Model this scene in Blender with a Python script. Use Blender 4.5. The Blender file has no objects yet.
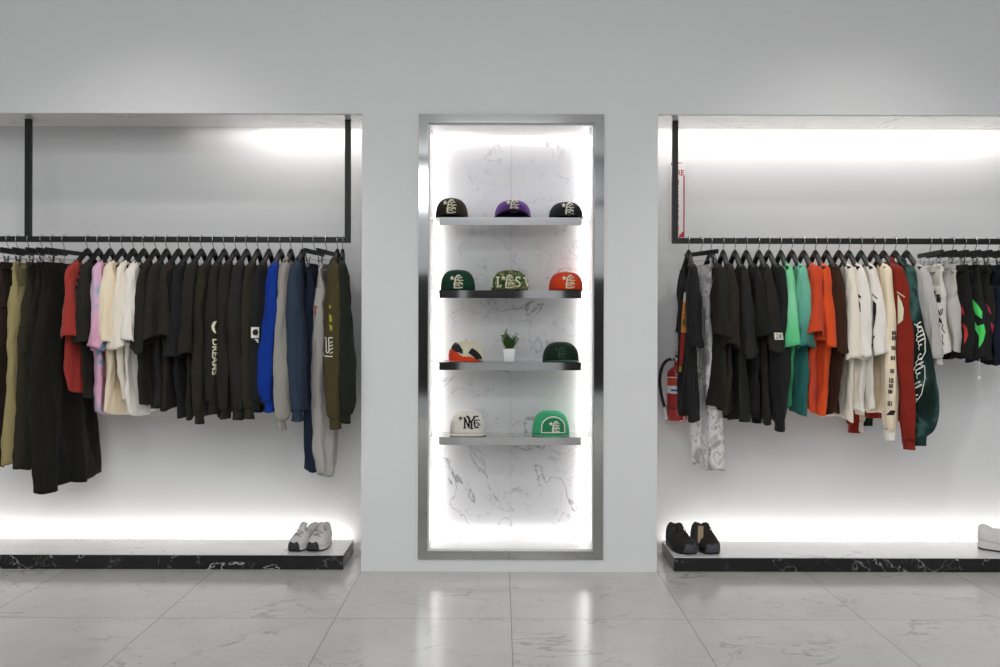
import bpy, bmesh, math, random
import numpy as np
from mathutils import Vector, Matrix, noise as mnoise
from mathutils.bvhtree import BVHTree

scene = bpy.context.scene
COL = scene.collection
PI = math.pi
random.seed(7)
H = 1.45            # camera height
F = 951.0           # focal length in pixels of the 1000 px wide frame
HY = 321.0          # horizon row
ROLL = 0.0026
YW = 5.5            # front plane of the wall
YB = 6.0           # back wall of the recesses
YR = 5.68           # clothes rail


FOLD = 2.1


def unroll(px, py):
    return px + ROLL * (py - 333.5), py - ROLL * (px - 500)


def PX(px, Y):
    return (px - 500) * Y / F


def PZ(py, Y):
    return H + (HY - py) * Y / F


# ------------------------------------------------------------------ materials
def srgb(h):
    if isinstance(h, str):
        h = h.lstrip('#')
        c = [int(h[i:i + 2], 16) / 255 for i in (0, 2, 4)]
    else:
        c = [v / 255 for v in h]
    return tuple((v / 12.92 if v <= .04045 else ((v + .055) / 1.055) ** 2.4) for v in c) + (1,)


class NT:
    def __init__(s, name):
        s.m = bpy.data.materials.new(name)
        s.m.use_nodes = True
        s.t = s.m.node_tree
        s.b = s.t.nodes['Principled BSDF']

    def n(s, typ, **kw):
        nd = s.t.nodes.new(typ)
        for k, v in kw.items():
            if k.startswith('i_'):
                key = k[2:].replace('_', ' ')
                nd.inputs[key].default_value = v
            else:
                setattr(nd, k, v)
        return nd

    def l(s, a, b):
        s.t.links.new(a, b)


def mat(name, color, rough=.5, metal=0., spec=.5, var=.0, vscale=8., bump=0., bscale=60., coat=0.):
    k = NT(name)
    c = srgb(color) if not (isinstance(color, tuple) and len(color) == 4) else color
    k.b.inputs['Base Color'].default_value = c
    k.b.inputs['Roughness'].default_value = rough
    k.b.inputs['Metallic'].default_value = metal
    k.b.inputs['Specular IOR Level'].default_value = spec
    k.b.inputs['Coat Weight'].default_value = coat
    tc = k.n('ShaderNodeTexCoord')
    nz = k.n('ShaderNodeTexNoise', i_Scale=vscale, i_Detail=4.0)
    k.l(tc.outputs['Object'], nz.inputs['Vector'])
    mx = k.n('ShaderNodeMix', data_type='RGBA')
    mx.inputs[6].default_value = tuple(v * (1 - var) for v in c[:3]) + (1,)
    mx.inputs[7].default_value = tuple(min(1, v * (1 + var)) for v in c[:3]) + (1,)
    k.l(nz.outputs['Fac'], mx.inputs[0])
    k.l(mx.outputs[2], k.b.inputs['Base Color'])
    if bump:
        n2 = k.n('ShaderNodeTexNoise', i_Scale=bscale, i_Detail=3.0)
        k.l(tc.outputs['Object'], n2.inputs['Vector'])
        bp = k.n('ShaderNodeBump', i_Strength=bump, i_Distance=.01)
        k.l(n2.outputs['Fac'], bp.inputs['Height'])
        k.l(bp.outputs['Normal'], k.b.inputs['Normal'])
    return k.m


def fabric(name, color, color2=None, rough=.9, mode='plain', colors=None, fold=.6):
    """woven cloth: vertical creases and a fine weave as bump, worn tone variation"""
    k = NT(name)
    k.b.inputs['Roughness'].default_value = rough
    k.b.inputs['Specular IOR Level'].default_value = .2
    k.b.inputs['Sheen Weight'].default_value = .03 if sum(srgb(color)[:3]) < .3 else .1
    tc = k.n('ShaderNodeTexCoord')
    mp = k.n('ShaderNodeMapping')
    mp.inputs['Scale'].default_value = (1, 1, .22)
    k.l(tc.outputs['Object'], mp.inputs['Vector'])
    nz = k.n('ShaderNodeTexNoise', i_Scale=14.0, i_Detail=4.0)
    k.l(mp.outputs[0], nz.inputs['Vector'])
    c = srgb(color)
    if mode == 'plain':
        mx = k.n('ShaderNodeMix', data_type='RGBA')
        c2 = srgb(color2) if color2 else tuple(min(1, v * 1.25) for v in c[:3]) + (1,)
        mx.inputs[6].default_value = c
        mx.inputs[7].default_value = c2
        k.l(nz.outputs['Fac'], mx.inputs[0])
        k.l(mx.outputs[2], k.b.inputs['Base Color'])
    elif mode == 'dip':            # dip dye down the length of the garment
        sp = k.n('ShaderNodeSeparateXYZ')
        k.l(tc.outputs['Object'], sp.inputs[0])
        n3 = k.n('ShaderNodeTexNoise', i_Scale=7.0, i_Detail=2.0)
        k.l(tc.outputs['Object'], n3.inputs['Vector'])
        ma = k.n('ShaderNodeMath', operation='MULTIPLY_ADD')
        ma.inputs[1].default_value = .25
        k.l(n3.outputs['Fac'], ma.inputs[0])
        mr = k.n('ShaderNodeMapRange')
        mr.inputs['From Min'].default_value = -.15
        mr.inputs['From Max'].default_value = -1.0
        k.l(sp.outputs['Z'], mr.inputs['Value'])
        k.l(mr.outputs[0], ma.inputs[2])
        cr = k.n('ShaderNodeValToRGB')
        el = cr.color_ramp.elements
        for i, (p, cc) in enumerate(colors):
            e = el[i] if i < 2 else el.new(p)
            e.position = p
            e.color = srgb(cc)
        k.l(ma.outputs[0], cr.inputs[0])
        k.l(cr.outputs[0], k.b.inputs['Base Color'])
    else:                          # blotches: tie dye (smooth) or camouflage (hard edged)
        sc = 15.0 if mode == 'camo' else 6.0
        mp2 = k.n('ShaderNodeMapping')
        mp2.inputs['Scale'].default_value = (1, 1, .7) if mode != 'capcamo' else (1, 1, 1)
        k.l(tc.outputs['Object'], mp2.inputs['Vector'])
        n3 = k.n('ShaderNodeTexNoise', i_Scale=28.0 if mode == 'capcamo' else sc, i_Detail=3.0, i_Distortion=.5)
        k.l(mp2.outputs[0], n3.inputs['Vector'])
        cr = k.n('ShaderNodeValToRGB')
        cr.color_ramp.interpolation = 'LINEAR' if mode == 'tie' else 'CONSTANT'
        el = cr.color_ramp.elements
        for i, (p, cc) in enumerate(colors):
            e = el[i] if i < 2 else el.new(p)
            e.position = p
            e.color = srgb(cc)
        k.l(n3.outputs['Fac'], cr.inputs[0])
        k.l(cr.outputs[0], k.b.inputs['Base Color'])
    n2 = k.n('ShaderNodeTexNoise', i_Scale=320.0, i_Detail=1.0)
    k.l(tc.outputs['Object'], n2.inputs['Vector'])
    b1 = k.n('ShaderNodeBump', i_Strength=.15, i_Distance=.002)
    k.l(n2.outputs['Fac'], b1.inputs['Height'])
    n4 = k.n('ShaderNodeTexNoise', i_Scale=22.0, i_Detail=2.0, i_Distortion=.4)
    k.l(mp.outputs[0], n4.inputs['Vector'])
    b2 = k.n('ShaderNodeBump', i_Strength=fold, i_Distance=.03)
    k.l(n4.outputs['Fac'], b2.inputs['Height'])
    k.l(b1.outputs['Normal'], b2.inputs['Normal'])
    k.l(b2.outputs['Normal'], k.b.inputs['Normal'])
    return k.m


def marble(name, base, vein, rough=.15, tiles=None, vscale=1.2, thin=.012, amount=.6, mottle=.06, spec=.5):
    k = NT(name)
    tc = k.n('ShaderNodeTexCoord')
    vec = tc.outputs['Object']
    groutfac = None
    if tiles:
        x0, y0, tx, ty, gw, gcol = tiles
        sp = k.n('ShaderNodeSeparateXYZ')
        k.l(vec, sp.inputs[0])
        ids, lines = [], []
        for ax, o, t in (('X', x0, tx), ('Y', y0, ty)):
            a = k.n('ShaderNodeMath', operation='SUBTRACT'); a.inputs[1].default_value = o
            k.l(sp.outputs[ax], a.inputs[0])
            d = k.n('ShaderNodeMath', operation='DIVIDE'); d.inputs[1].default_value = t
            k.l(a.outputs[0], d.inputs[0])
            fl = k.n('ShaderNodeMath', operation='FLOOR'); k.l(d.outputs[0], fl.inputs[0])
            ids.append(fl)
            pp = k.n('ShaderNodeMath', operation='PINGPONG'); pp.inputs[1].default_value = .5
            k.l(d.outputs[0], pp.inputs[0])
            lt = k.n('ShaderNodeMath', operation='LESS_THAN'); lt.inputs[1].default_value = gw / t / 2
            k.l(pp.outputs[0], lt.inputs[0])
            lines.append(lt)
        mxl = k.n('ShaderNodeMath', operation='MAXIMUM')
        k.l(lines[0].outputs[0], mxl.inputs[0]); k.l(lines[1].outputs[0], mxl.inputs[1])
        groutfac = mxl
        cb = k.n('ShaderNodeCombineXYZ')
        for i in (0, 1):
            m = k.n('ShaderNodeMath', operation='MULTIPLY'); m.inputs[1].default_value = 7.3 + 4.1 * i
            k.l(ids[i].outputs[0], m.inputs[0])
            k.l(m.outputs[0], cb.inputs[2 if i == 0 else 1])
        va = k.n('ShaderNodeVectorMath', operation='ADD')
        k.l(vec, va.inputs[0]); k.l(cb.outputs[0], va.inputs[1])
        vec = va.outputs[0]
    nz = k.n('ShaderNodeTexNoise', i_Scale=3.0, i_Detail=6.0)
    k.l(vec, nz.inputs['Vector'])
    base_c, vein_c = srgb(base), srgb(vein)
    mot = k.n('ShaderNodeMix', data_type='RGBA')
    mot.inputs[6].default_value = tuple(v * (1 - mottle) for v in base_c[:3]) + (1,)
    mot.inputs[7].default_value = tuple(min(1, v * (1 + mottle)) for v in base_c[:3]) + (1,)
    k.l(nz.outputs['Fac'], mot.inputs[0])
    col = mot.outputs[2]
    for sc, th, am, dist in ((vscale, thin, amount, .7), (vscale * 2.7, thin * 1.3, amount * .5, .9)):
        mp = k.n('ShaderNodeMapping')
        mp.inputs['Rotation'].default_value = (.4, .3, .6 * sc)
        mp.inputs['Scale'].default_value = (1, 1.3, 1)
        k.l(vec, mp.inputs['Vector'])
        n1 = k.n('ShaderNodeTexNoise', i_Scale=sc, i_Detail=9.0, i_Roughness=.55, i_Distortion=dist)
        k.l(mp.outputs[0], n1.inputs['Vector'])
        s1 = k.n('ShaderNodeMath', operation='SUBTRACT'); s1.inputs[1].default_value = .5
        k.l(n1.outputs['Fac'], s1.inputs[0])
        ab = k.n('ShaderNodeMath', operation='ABSOLUTE'); k.l(s1.outputs[0], ab.inputs[0])
        mr = k.n('ShaderNodeMapRange', interpolation_type='SMOOTHSTEP')
        mr.inputs['From Min'].default_value = 0; mr.inputs['From Max'].default_value = th
        mr.inputs['To Min'].default_value = am; mr.inputs['To Max'].default_value = 0
        k.l(ab.outputs[0], mr.inputs['Value'])
        n5 = k.n('ShaderNodeTexNoise', i_Scale=sc * 1.3, i_Detail=2.0)
        mp5 = k.n('ShaderNodeMapping'); mp5.inputs['Location'].default_value = (3.1, 5.7, 1.3)
        k.l(vec, mp5.inputs['Vector']); k.l(mp5.outputs[0], n5.inputs['Vector'])
        m5 = k.n('ShaderNodeMapRange'); m5.inputs['From Min'].default_value = .45; m5.inputs['From Max'].default_value = .62
        k.l(n5.outputs['Fac'], m5.inputs['Value'])
        mm = k.n('ShaderNodeMath', operation='MULTIPLY')
        k.l(mr.outputs[0], mm.inputs[0]); k.l(m5.outputs[0], mm.inputs[1])
        mx = k.n('ShaderNodeMix', data_type='RGBA')
        k.l(mm.outputs[0], mx.inputs[0]); k.l(col, mx.inputs[6])
        mx.inputs[7].default_value = vein_c
        col = mx.outputs[2]
    if groutfac:
        mx = k.n('ShaderNodeMix', data_type='RGBA')
        k.l(groutfac.outputs[0], mx.inputs[0]); k.l(col, mx.inputs[6])
        mx.inputs[7].default_value = srgb(tiles[5])
        col = mx.outputs[2]
    k.l(col, k.b.inputs['Base Color'])
    k.b.inputs['Roughness'].default_value = rough
    k.b.inputs['Specular IOR Level'].default_value = spec
    return k.m


def emission(name, color, strength):
    k = NT(name)
    k.b.inputs['Base Color'].default_value = (.8, .8, .8, 1)
    k.b.inputs['Emission Color'].default_value = srgb(color)
    k.b.inputs['Emission Strength'].default_value = strength
    return k.m


# ------------------------------------------------------------------ mesh helpers
def link(name, verts, faces, m=None, parent=None, smooth=True):
    me = bpy.data.meshes.new(name)
    me.from_pydata([tuple(v) for v in verts], [], faces)
    me.update()
    if smooth:
        me.polygons.foreach_set('use_smooth', [True] * len(me.polygons))
    o = bpy.data.objects.new(name, me)
    if m:
        me.materials.append(m)
    COL.objects.link(o)
    if parent:
        o.parent = parent
    return o


def bmlink(name, bm, m=None, parent=None, smooth=False, bevel=0):
    if bevel:
        bmesh.ops.bevel(bm, geom=bm.edges[:], offset=bevel, segments=2, affect='EDGES', clamp_overlap=True)
    bmesh.ops.recalc_face_normals(bm, faces=bm.faces[:])
    me = bpy.data.meshes.new(name)
    bm.to_mesh(me); bm.free()
    if smooth:
        me.polygons.foreach_set('use_smooth', [True] * len(me.polygons))
    o = bpy.data.objects.new(name, me)
    if m:
        me.materials.append(m)
    COL.objects.link(o)
    if parent:
        o.parent = parent
    return o


def box(bm, x0, x1, y0, y1, z0, z1):
    vs = [bm.verts.new((x, y, z)) for z in (z0, z1) for y in (y0, y1) for x in (x0, x1)]
    for f in ((0, 1, 3, 2), (4, 6, 7, 5), (0, 4, 5, 1), (2, 3, 7, 6), (0, 2, 6, 4), (1, 5, 7, 3)):
        bm.faces.new([vs[i] for i in f])
    return vs


def boxobj(name, x0, x1, y0, y1, z0, z1, m, parent=None, bevel=0):
    bm = bmesh.new()
    box(bm, x0, x1, y0, y1, z0, z1)
    return bmlink(name, bm, m, parent, bevel=bevel)


def grid_faces(rings, n, closed=True, cap0=False, cap1=False):
    fs = []
    for r in range(rings - 1):
        for i in range(n if closed else n - 1):
            j = (i + 1) % n
            fs.append((r * n + i, r * n + j, (r + 1) * n + j, (r + 1) * n + i))
    if cap0:
        fs.append(tuple(range(n))[::-1])
    if cap1:
        fs.append(tuple((rings - 1) * n + i for i in range(n)))
    return fs


def wire(name, pts, r, m, parent=None, n=8, closed=False):
    """round tube along a polyline; r may be a list"""
    P = [Vector(p) for p in pts]
    N = len(P)
    rr = r if isinstance(r, (list, tuple)) else [r] * N
    verts = []
    prev = None
    for i, p in enumerate(P):
        a = P[(i - 1) % N] if (closed or i) else P[0]
        b = P[(i + 1) % N] if (closed or i < N - 1) else P[-1]
        t = (b - a).normalized()
        if prev is None:
            u = t.orthogonal().normalized()
        else:
            u = (prev - t * prev.dot(t))
            u = u.normalized() if u.length > 1e-6 else t.orthogonal().normalized()
        prev = u
        w = t.cross(u)
        for k in range(n):
            a_ = 2 * PI * k / n
            verts.append(p + (u * math.cos(a_) + w * math.sin(a_)) * rr[i])
    fs = grid_faces(N, n, cap0=not closed, cap1=not closed)
    if closed:
        for i in range(n):
            j = (i + 1) % n
            fs.append(((N - 1) * n + i, (N - 1) * n + j, j, i))
    return link(name, verts, fs, m, parent)


def lathe(name, prof, m, parent=None, n=32, center=(0, 0)):
    verts = [(center[0] + r * math.cos(2 * PI * k / n), center[1] + r * math.sin(2 * PI * k / n), z) for r, z in prof for k in range(n)]
    return link(name, verts, grid_faces(len(prof), n, cap0=True, cap1=True), m, parent)


def smooth_interp(t, ts, vs):
    """Catmull-Rom style interpolation"""
    ts = np.array(ts, float); vs = np.array(vs, float)
    d = np.zeros_like(vs)
    d[1:-1] = (vs[2:] - vs[:-2]) / (ts[2:] - ts[:-2])
    d[0] = (vs[1] - vs[0]) / (ts[1] - ts[0]); d[-1] = (vs[-1] - vs[-2]) / (ts[-1] - ts[-2])
    i = np.clip(np.searchsorted(ts, t, side='right') - 1, 0, len(ts) - 2)
    h = ts[i + 1] - ts[i]; u = (t - ts[i]) / h
    return ((2 * u**3 - 3 * u**2 + 1) * vs[i] + (u**3 - 2 * u**2 + u) * h * d[i]
            + (-2 * u**3 + 3 * u**2) * vs[i + 1] + (u**3 - u**2) * h * d[i + 1])


def cloth(name, keys, m, parent, n=44, rows=34, seed=0, ks=(26., 47.), tilt=0., front=1, fdrop=0., thick=.0025, pw=.75, cap=False):
    """flattened hanging tube. keys: (t, cx, cy, z, hx, hy, dz, amp); dz lowers the middle of both faces"""
    rows = int(rows * 1.6)
    rnd = random.Random(seed)
    ph = [rnd.uniform(0, 6.28) for _ in range(8)]
    ts = [k[0] for k in keys]
    cols = [[k[c] for k in keys] for c in range(1, 8)]
    verts = []
    for r in range(rows):
        t = r / (rows - 1)
        cx, cy, z, hx, hy, dz, amp = [float(smooth_interp(t, ts, c)) for c in cols]
        amp *= FOLD
        hx = max(hx, .003); hy = max(hy, .004)
        for i in range(n):
            a = 2 * PI * i / n
            s, c = math.sin(a), math.cos(a)
            y = hy * c
            sx = math.copysign(abs(s) ** pw, s)
            wave = amp * (math.sin(ks[0] * y + ph[0] + 2.2 * t) + .55 * math.sin(ks[1] * y + ph[1] - 3 * t))
            puff = 1 + min(.5, amp * 22) * .5 * math.sin(3 * a + ph[2] + 3 * t) + min(.4, amp * 18) * .4 * math.sin(5 * a + ph[3] - 2 * t)
            x = cx + hx * sx * puff + wave
            yy = cy + y * (1 + amp * 3.5 * math.sin(7 * t + ph[4]))
            zz = z + dz * abs(s) ** 1.4 + tilt * (yy - cy)
            if fdrop and s * front > 0:
                zz += fdrop * abs(s) ** 1.4 * max(0, 1 - t * 5)
            zz += amp * .8 * math.sin(2 * a + ph[5]) * t
            env = min(1, t * 7) * WR[0]
            n1 = mnoise.noise(Vector((s * .9 + seed * .37, yy * 9 + zz * 2.5, zz * 4.2 - yy * 3)))
            n2 = mnoise.noise(Vector((s * 1.5 + seed * .71, yy * 21 - zz * 6, zz * 11 + yy * 8)))
            x += env * (.013 * n1 + .0065 * n2)
            yy += env * (.010 * n1 - .005 * n2) * (1 if c > 0 else -1)
            verts.append((x, yy, zz))
    o = link(name, verts, grid_faces(rows, n, cap0=cap, cap1=cap), m, parent)
    if thick:
        md = o.modifiers.new('cloth thickness', 'SOLIDIFY'); md.thickness = thick; md.offset = 1
    return o


WR = [1.]


# ------------------------------------------------------------------ tagging
def tag(o, label, cat, group=None):
    o['label'] = label; o['category'] = cat
    if group:
        o['group'] = group
    return o


def thing(name, loc, label, cat, group=None, rz=0):
    o = bpy.data.objects.new(name, None)
    o.empty_display_size = .05
    COL.objects.link(o)
    o.location = loc; o.rotation_euler = (0, 0, rz)
    return tag(o, label, cat, group)


def struct(o):
    o['kind'] = 'structure'
    return o


def copy_thing(src, loc, rz, label, group=None):
    def rec(o, parent):
        c = o.copy(); COL.objects.link(c); c.parent = parent
        for ch in [q for q in bpy.data.objects if q.parent is o and q is not c]:
            rec(ch, c)
        return c
    r = rec(src, None)
    r.location = loc; r.rotation_euler = (0, 0, rz); r['label'] = label
    if group:
        r['group'] = group
    return r


# ------------------------------------------------------------------ palette
M = {}
M['wall'] = mat('painted_wall', '#dfdfdf', rough=.75, spec=.25, var=.012, vscale=3, bump=.06, bscale=180)
M['ceil'] = mat('white_ceiling', '#dcdcdc', rough=.8)
M['farwall'] = mat('shop_wall', '#c9cacc', rough=.8)
M['dark'] = mat('added_dark_panel', '#1b1b1a', rough=.6)
M['floor'] = marble('marble_floor', '#c2c0bc', '#85837e', rough=.17, tiles=(.058, 4.63, .857, .87, .004, '#8a8884'), vscale=1.7, thin=.011, amount=.6, mottle=.14, spec=.55)
M['marble'] = marble('pale_reflection_marble', '#dedddb', '#8f8f91', rough=.2, vscale=1.5, thin=.013, amount=.6, mottle=.03)
M['backmarble'] = marble('veined_marble_panel', '#c6c6c8', '#77787c', rough=.13, vscale=2.3, thin=.014, amount=.85, mottle=.07)
M['blackmarble'] = marble('black_marble', '#0b0e0d', '#cfd2cd', rough=.12, vscale=1.3, thin=.0035, amount=.9, mottle=.3)
M['steel'] = mat('black_steel', '#0d100e', rough=.45, spec=.4)
M['mirror'] = mat('polished_steel', '#b9bab9', rough=.06, metal=1)
M['shelfmirror'] = mat('polished_shelf_edge', '#b2b2b2', rough=.05, metal=1)
M['chrome'] = mat('chrome_wire', '#c9cac9', rough=.15, metal=1)
M['wood'] = mat('black_wood', '#101310', rough=.5, spec=.35, var=.2)
M['glass'] = None
g = NT('clear_glass')
g.b.inputs['Base Color'].default_value = (.93, .97, .95, 1)
g.b.inputs['Transmission Weight'].default_value = 1
g.b.inputs['Roughness'].default_value = .02
g.b.inputs['IOR'].default_value = 1.45
M['glass'] = g.m
M['white'] = mat('white_plastic', '#e9e9e6', rough=.5)
M['print_white'] = mat('white_print', '#e4e0d2', rough=.7)
M['print_cream'] = mat('cream_embroidery', '#dfdbbd', rough=.8)
M['print_black'] = mat('black_print', '#17171a', rough=.8)
M['print_orange'] = mat('orange_print', '#d98a3a', rough=.8)
M['print_red'] = mat('red_print', '#a5281d', rough=.8)
M['print_redflame'] = mat('red_flame_print', '#b3262a', rough=.8)
M['print_pink'] = mat('crimson_flame_print', '#a01f3c', rough=.8)
M['print_greenflame'] = mat('green_flame_print', '#4fdc66', rough=.8)
M['print_green'] = mat('green_print', '#1d6b4c', rough=.8)
M['print_yellow'] = mat('yellow_print', '#a39b2a', rough=.8)
M['signred'] = mat('sign_red', '#b5262b', rough=.45)
M['ext_red'] = mat('extinguisher_red', '#a8191c', rough=.25, coat=.4)
M['rubber'] = mat('black_rubber', '#0c0c0c', rough=.5)

M['soffit'] = marble('polished_soffit_marble', '#d8d7d5', '#8f8f91', rough=.06, vscale=1.5, thin=.013, amount=.6, mottle=.05)
# ------------------------------------------------------------------ room
ZT = PZ(114, YW)                    # head of the recesses
XL, XR = PX(361.5, YW), PX(657.5, YW)
FX0, FX1 = PX(418.5, YW), PX(603.5, YW)
FZ0, FZ1 = PZ(559, YW), PZ(114.5, YW)
IX0, IX1 = PX(428, YW), PX(594, YW)
IZ0, IZ1 = PZ(551, YW), PZ(123.3, YW)
ROOMX, YBACK, ZC = 4.6, -3.2, 3.9

struct(boxobj('floor', -ROOMX, ROOMX, YBACK, YB + .05, -.05, 0, M['floor']))
struct(boxobj('ceiling', -ROOMX, ROOMX, YBACK, YW + .6, ZC, ZC + .05, M['ceil']))
struct(boxobj('wall_left', -ROOMX - .05, -ROOMX, YBACK, YW + .6, 0, ZC, M['farwall']))
struct(boxobj('wall_right', ROOMX, ROOMX + .05, YBACK, YW + .6, 0, ZC, M['farwall']))
# front wall: header above the recesses, the column between them (with the niche cut through)
bm = bmesh.new()
box(bm, -ROOMX, ROOMX, YW, YW + .03, ZT, ZC)
box(bm, -ROOMX, ROOMX, YW + .03, YW + .6, ZT + .06, ZC)
struct(bmlink('wall_front_header', bm, M['wall']))
bm = bmesh.new()
box(bm, XL, IX0, YW, YW + .55, 0, ZT)
box(bm, IX1, XR, YW, YW + .55, 0, ZT)
box(bm, IX0, IX1, YW, YW + .55, 0, IZ0)
box(bm, IX0, IX1, YW, YW + .55, IZ1, ZT)
struct(bmlink('wall_front_column', bm, M['wall']))
struct(boxobj('baseboard_column', XL, XR, YW - .004, YW, 0, .05, M['wall'], bevel=.001))
struct(boxobj('wall_recess_left', -ROOMX, XL, YB, YB + .05, 0, ZT + .06, M['wall']))
struct(boxobj('wall_recess_right', XR, ROOMX, YB, YB + .05, 0, ZT + .06, M['wall']))
struct(boxobj('baseboard_recess_left', -ROOMX, XL, YB - .006, YB, 0, .05, M['wall']))
struct(boxobj('baseboard_recess_right', XR, ROOMX, YB - .006, YB, 0, .05, M['wall']))
# polished marble soffits, stopping short of the back wall to leave a light slot
struct(boxobj('ceiling_recess_left', -ROOMX, XL, YW + .0305, YB - .12, ZT, ZT + .012, M['soffit']))
struct(boxobj('ceiling_recess_right', XR, ROOMX, YW + .0305, YB - .12, ZT, ZT + .012, M['soffit']))
# the wall behind the photographer: plain, with flat dark panels added to be mirrored in the steel
struct(boxobj('wall_back', -ROOMX, ROOMX, YBACK - .05, YBACK, 0, ZC, M['farwall']))
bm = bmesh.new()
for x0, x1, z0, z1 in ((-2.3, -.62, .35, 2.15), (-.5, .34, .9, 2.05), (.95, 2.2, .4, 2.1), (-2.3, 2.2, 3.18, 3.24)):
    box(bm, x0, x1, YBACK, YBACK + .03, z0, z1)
struct(bmlink('wall_back_added_panels', bm, M['dark']))

# ------------------------------------------------------------------ lit niche in the column
ND = .375                           # depth of the niche
YN = YW + ND
bm = bmesh.new()
box(bm, IX0 - .03, IX1 + .03, YN, YN + .02, IZ0 - .03, IZ1 + .03)
struct(bmlink('wall_niche_back', bm, M['backmarble']))
bm = bmesh.new()
xm = PX(511, YN)
box(bm, xm - .0012, xm + .0012, YN - .001, YN, IZ0 + .01, IZ1 - .01)
struct(bmlink('trim_niche_joint', bm, mat('grey_joint', '#a9a9a9', rough=.6)))
LG = .03                            # light slot width at the back of the lining
# niche lining is inset in the wall hole; the wall hole is a little larger so that the strips sit behind it
M['lining'] = marble('niche_lining', '#e2e2e1', '#9c9c9e', rough=.18, vscale=1.8, thin=.008, amount=.4, mottle=.02)
for nm, (x0, x1, z0, z1) in {
    'trim_niche_side_left': (IX0 - .001, IX0 + .008, IZ0, IZ1),
    'trim_niche_side_right': (IX1 - .008, IX1 + .001, IZ0, IZ1),
    'trim_niche_sill': (IX0 + .008, IX1 - .008, IZ0 - .001, IZ0 + .008),
    'trim_niche_head': (IX0 + .008, IX1 - .008, IZ1 - .008, IZ1 + .001)}.items():
    struct(boxobj(nm, x0, x1, YW + .02, YN - LG, z0, z1, M['lining']))

# polished steel frame
fr = thing('niche_frame', ((FX0 + FX1) / 2, YW, FZ0), 'tall polished steel frame around the lit cap niche', 'frame')
fo = lambda x: x - (FX0 + FX1) / 2
for nm, (x0, x1, z0, z1) in {'side_rail': (FX0, IX0, FZ0, FZ1), 'side_rail2': (IX1, FX1, FZ0, FZ1),
                            'top_rail': (IX0, IX1, IZ1, FZ1), 'bottom_rail': (IX0, IX1, FZ0, IZ0)}.items():
    boxobj('side_rail' if nm.startswith('side') else nm, fo(x0), fo(x1), -.012, .018, z0 - FZ0, z1 - FZ0, M['mirror'], fr, bevel=.0015)

# shelves
shelf_z = []
for py, lab in ((217.3, 'top glass shelf with polished steel edge, purple cap in the middle'),
                (290.3, 'second glass shelf with polished steel edge, camouflage cap in the middle'),
                (362.4, 'third glass shelf with polished steel edge, potted plant in the middle'),
                (437.2, 'lowest glass shelf with polished steel edge, white and green caps on it')):
    Yf = YW + .075
    z = PZ(py, Yf)
    shelf_z.append(z)
    x0, x1 = PX(439.3, Yf), PX(581.3, Yf)
    cx = (x0 + x1) / 2
    s = thing('display_shelf', (cx, Yf, z - .046), lab, 'shelf', 'cap shelves in the lit niche')
    boxobj('steel_edge', x0 - cx, x1 - cx, 0, .022, 0, .046, M['shelfmirror'], s, bevel=.001)
    boxobj('glass_panel', IX0 + .0085 - cx, IX1 - .0085 - cx, .0225, ND - .075 - .032, .038, .046, M['glass'], s, bevel=.001)

# ------------------------------------------------------------------ platforms
def platform(x0, x1, Y0, zt, label, open_side):
    cx = (x0 + x1) / 2
    p = thing('display_plinth', (cx, Y0, 0), label, 'plinth', 'low marble display plinths')
    Y1 = YB - .075 - Y0
    boxobj('top_slab', x0 - cx, x1 - cx, 0, Y1, zt - .004, zt, M['marble'], p, bevel=.001)  # pale tone stands in for the bright wall mirrored in polished black marble
    boxobj('front_panel', x0 - cx + .0005, x1 - cx - .0005, .001, .02, .001, zt - .0045, M['blackmarble'], p)
    e = (x1 - cx) if open_side > 0 else (x0 - cx)
    a, b = (e - .02, e - .001) if open_side > 0 else (e + .001, e + .02)
    boxobj('end_panel', a, b, .0205, Y1, .001, zt - .0075, M['blackmarble'], p)
    o = boxobj('base_block', x0 - cx + (.1 if open_side > 0 else .021), x1 - cx - (.021 if open_side > 0 else .1), .021, Y1 - .03, .001, zt - .0075, M['steel'], p)
    return p


PLX, PRX = PX(343.9, 5.53), PX(674.6, 5.51)
ZPL, ZPR = PZ(555.3, 5.53), PZ(556.8, 5.51)
platform(-4.3, PLX, 5.53, ZPL, 'low black marble plinth with pale top under the left clothes rail', 1)
platform(PRX, 4.3, 5.51, ZPR, 'low black marble plinth with pale top under the right clothes rail', -1)

# ------------------------------------------------------------------ rails
ZR = PZ(240.4, YR)
RH = .0165


def rail(x0, x1, posts, label, stub):
    t = thing('clothes_rail', ((x0 + x1) / 2, YR, ZR), label, 'clothes rail', 'black steel clothes rails')
    cx = (x0 + x1) / 2
    boxobj('crossbar', x0 - cx, x1 - cx, -RH, RH, -RH, RH, M['steel'], t, bevel=.0012)
    for p in posts:
        boxobj('upright', p - RH - cx, p + RH - cx, -RH, RH, RH, ZT - ZR, M['steel'], t, bevel=.0012)
    return t


xpl = PX(347.6, YR)
rail(-4.4, xpl + RH, (xpl, PX(28.2, YR)), 'black steel clothes rail hanging in the left recess', 0)
xpr = PX(674.6, YR)
rail(xpr - RH, 4.4, (xpr, PX(1110, YR)), 'black steel clothes rail hanging in the right recess', 0)


# ------------------------------------------------------------------ hangers
def hook_pts(zn):
    pts = []
    r = .0262
    for k in range(13):
        a = math.radians(-35 + 215 * k / 12)      # from far side over the rail to the near side
        pts.append((0, r * math.cos(a), r * math.sin(a)))
    pts += [(0, -.022, -.016), (0, -.012, -.030), (0, -.003, -.038), (0, 0, -.046), (0, 0, zn)]
    return pts


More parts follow.
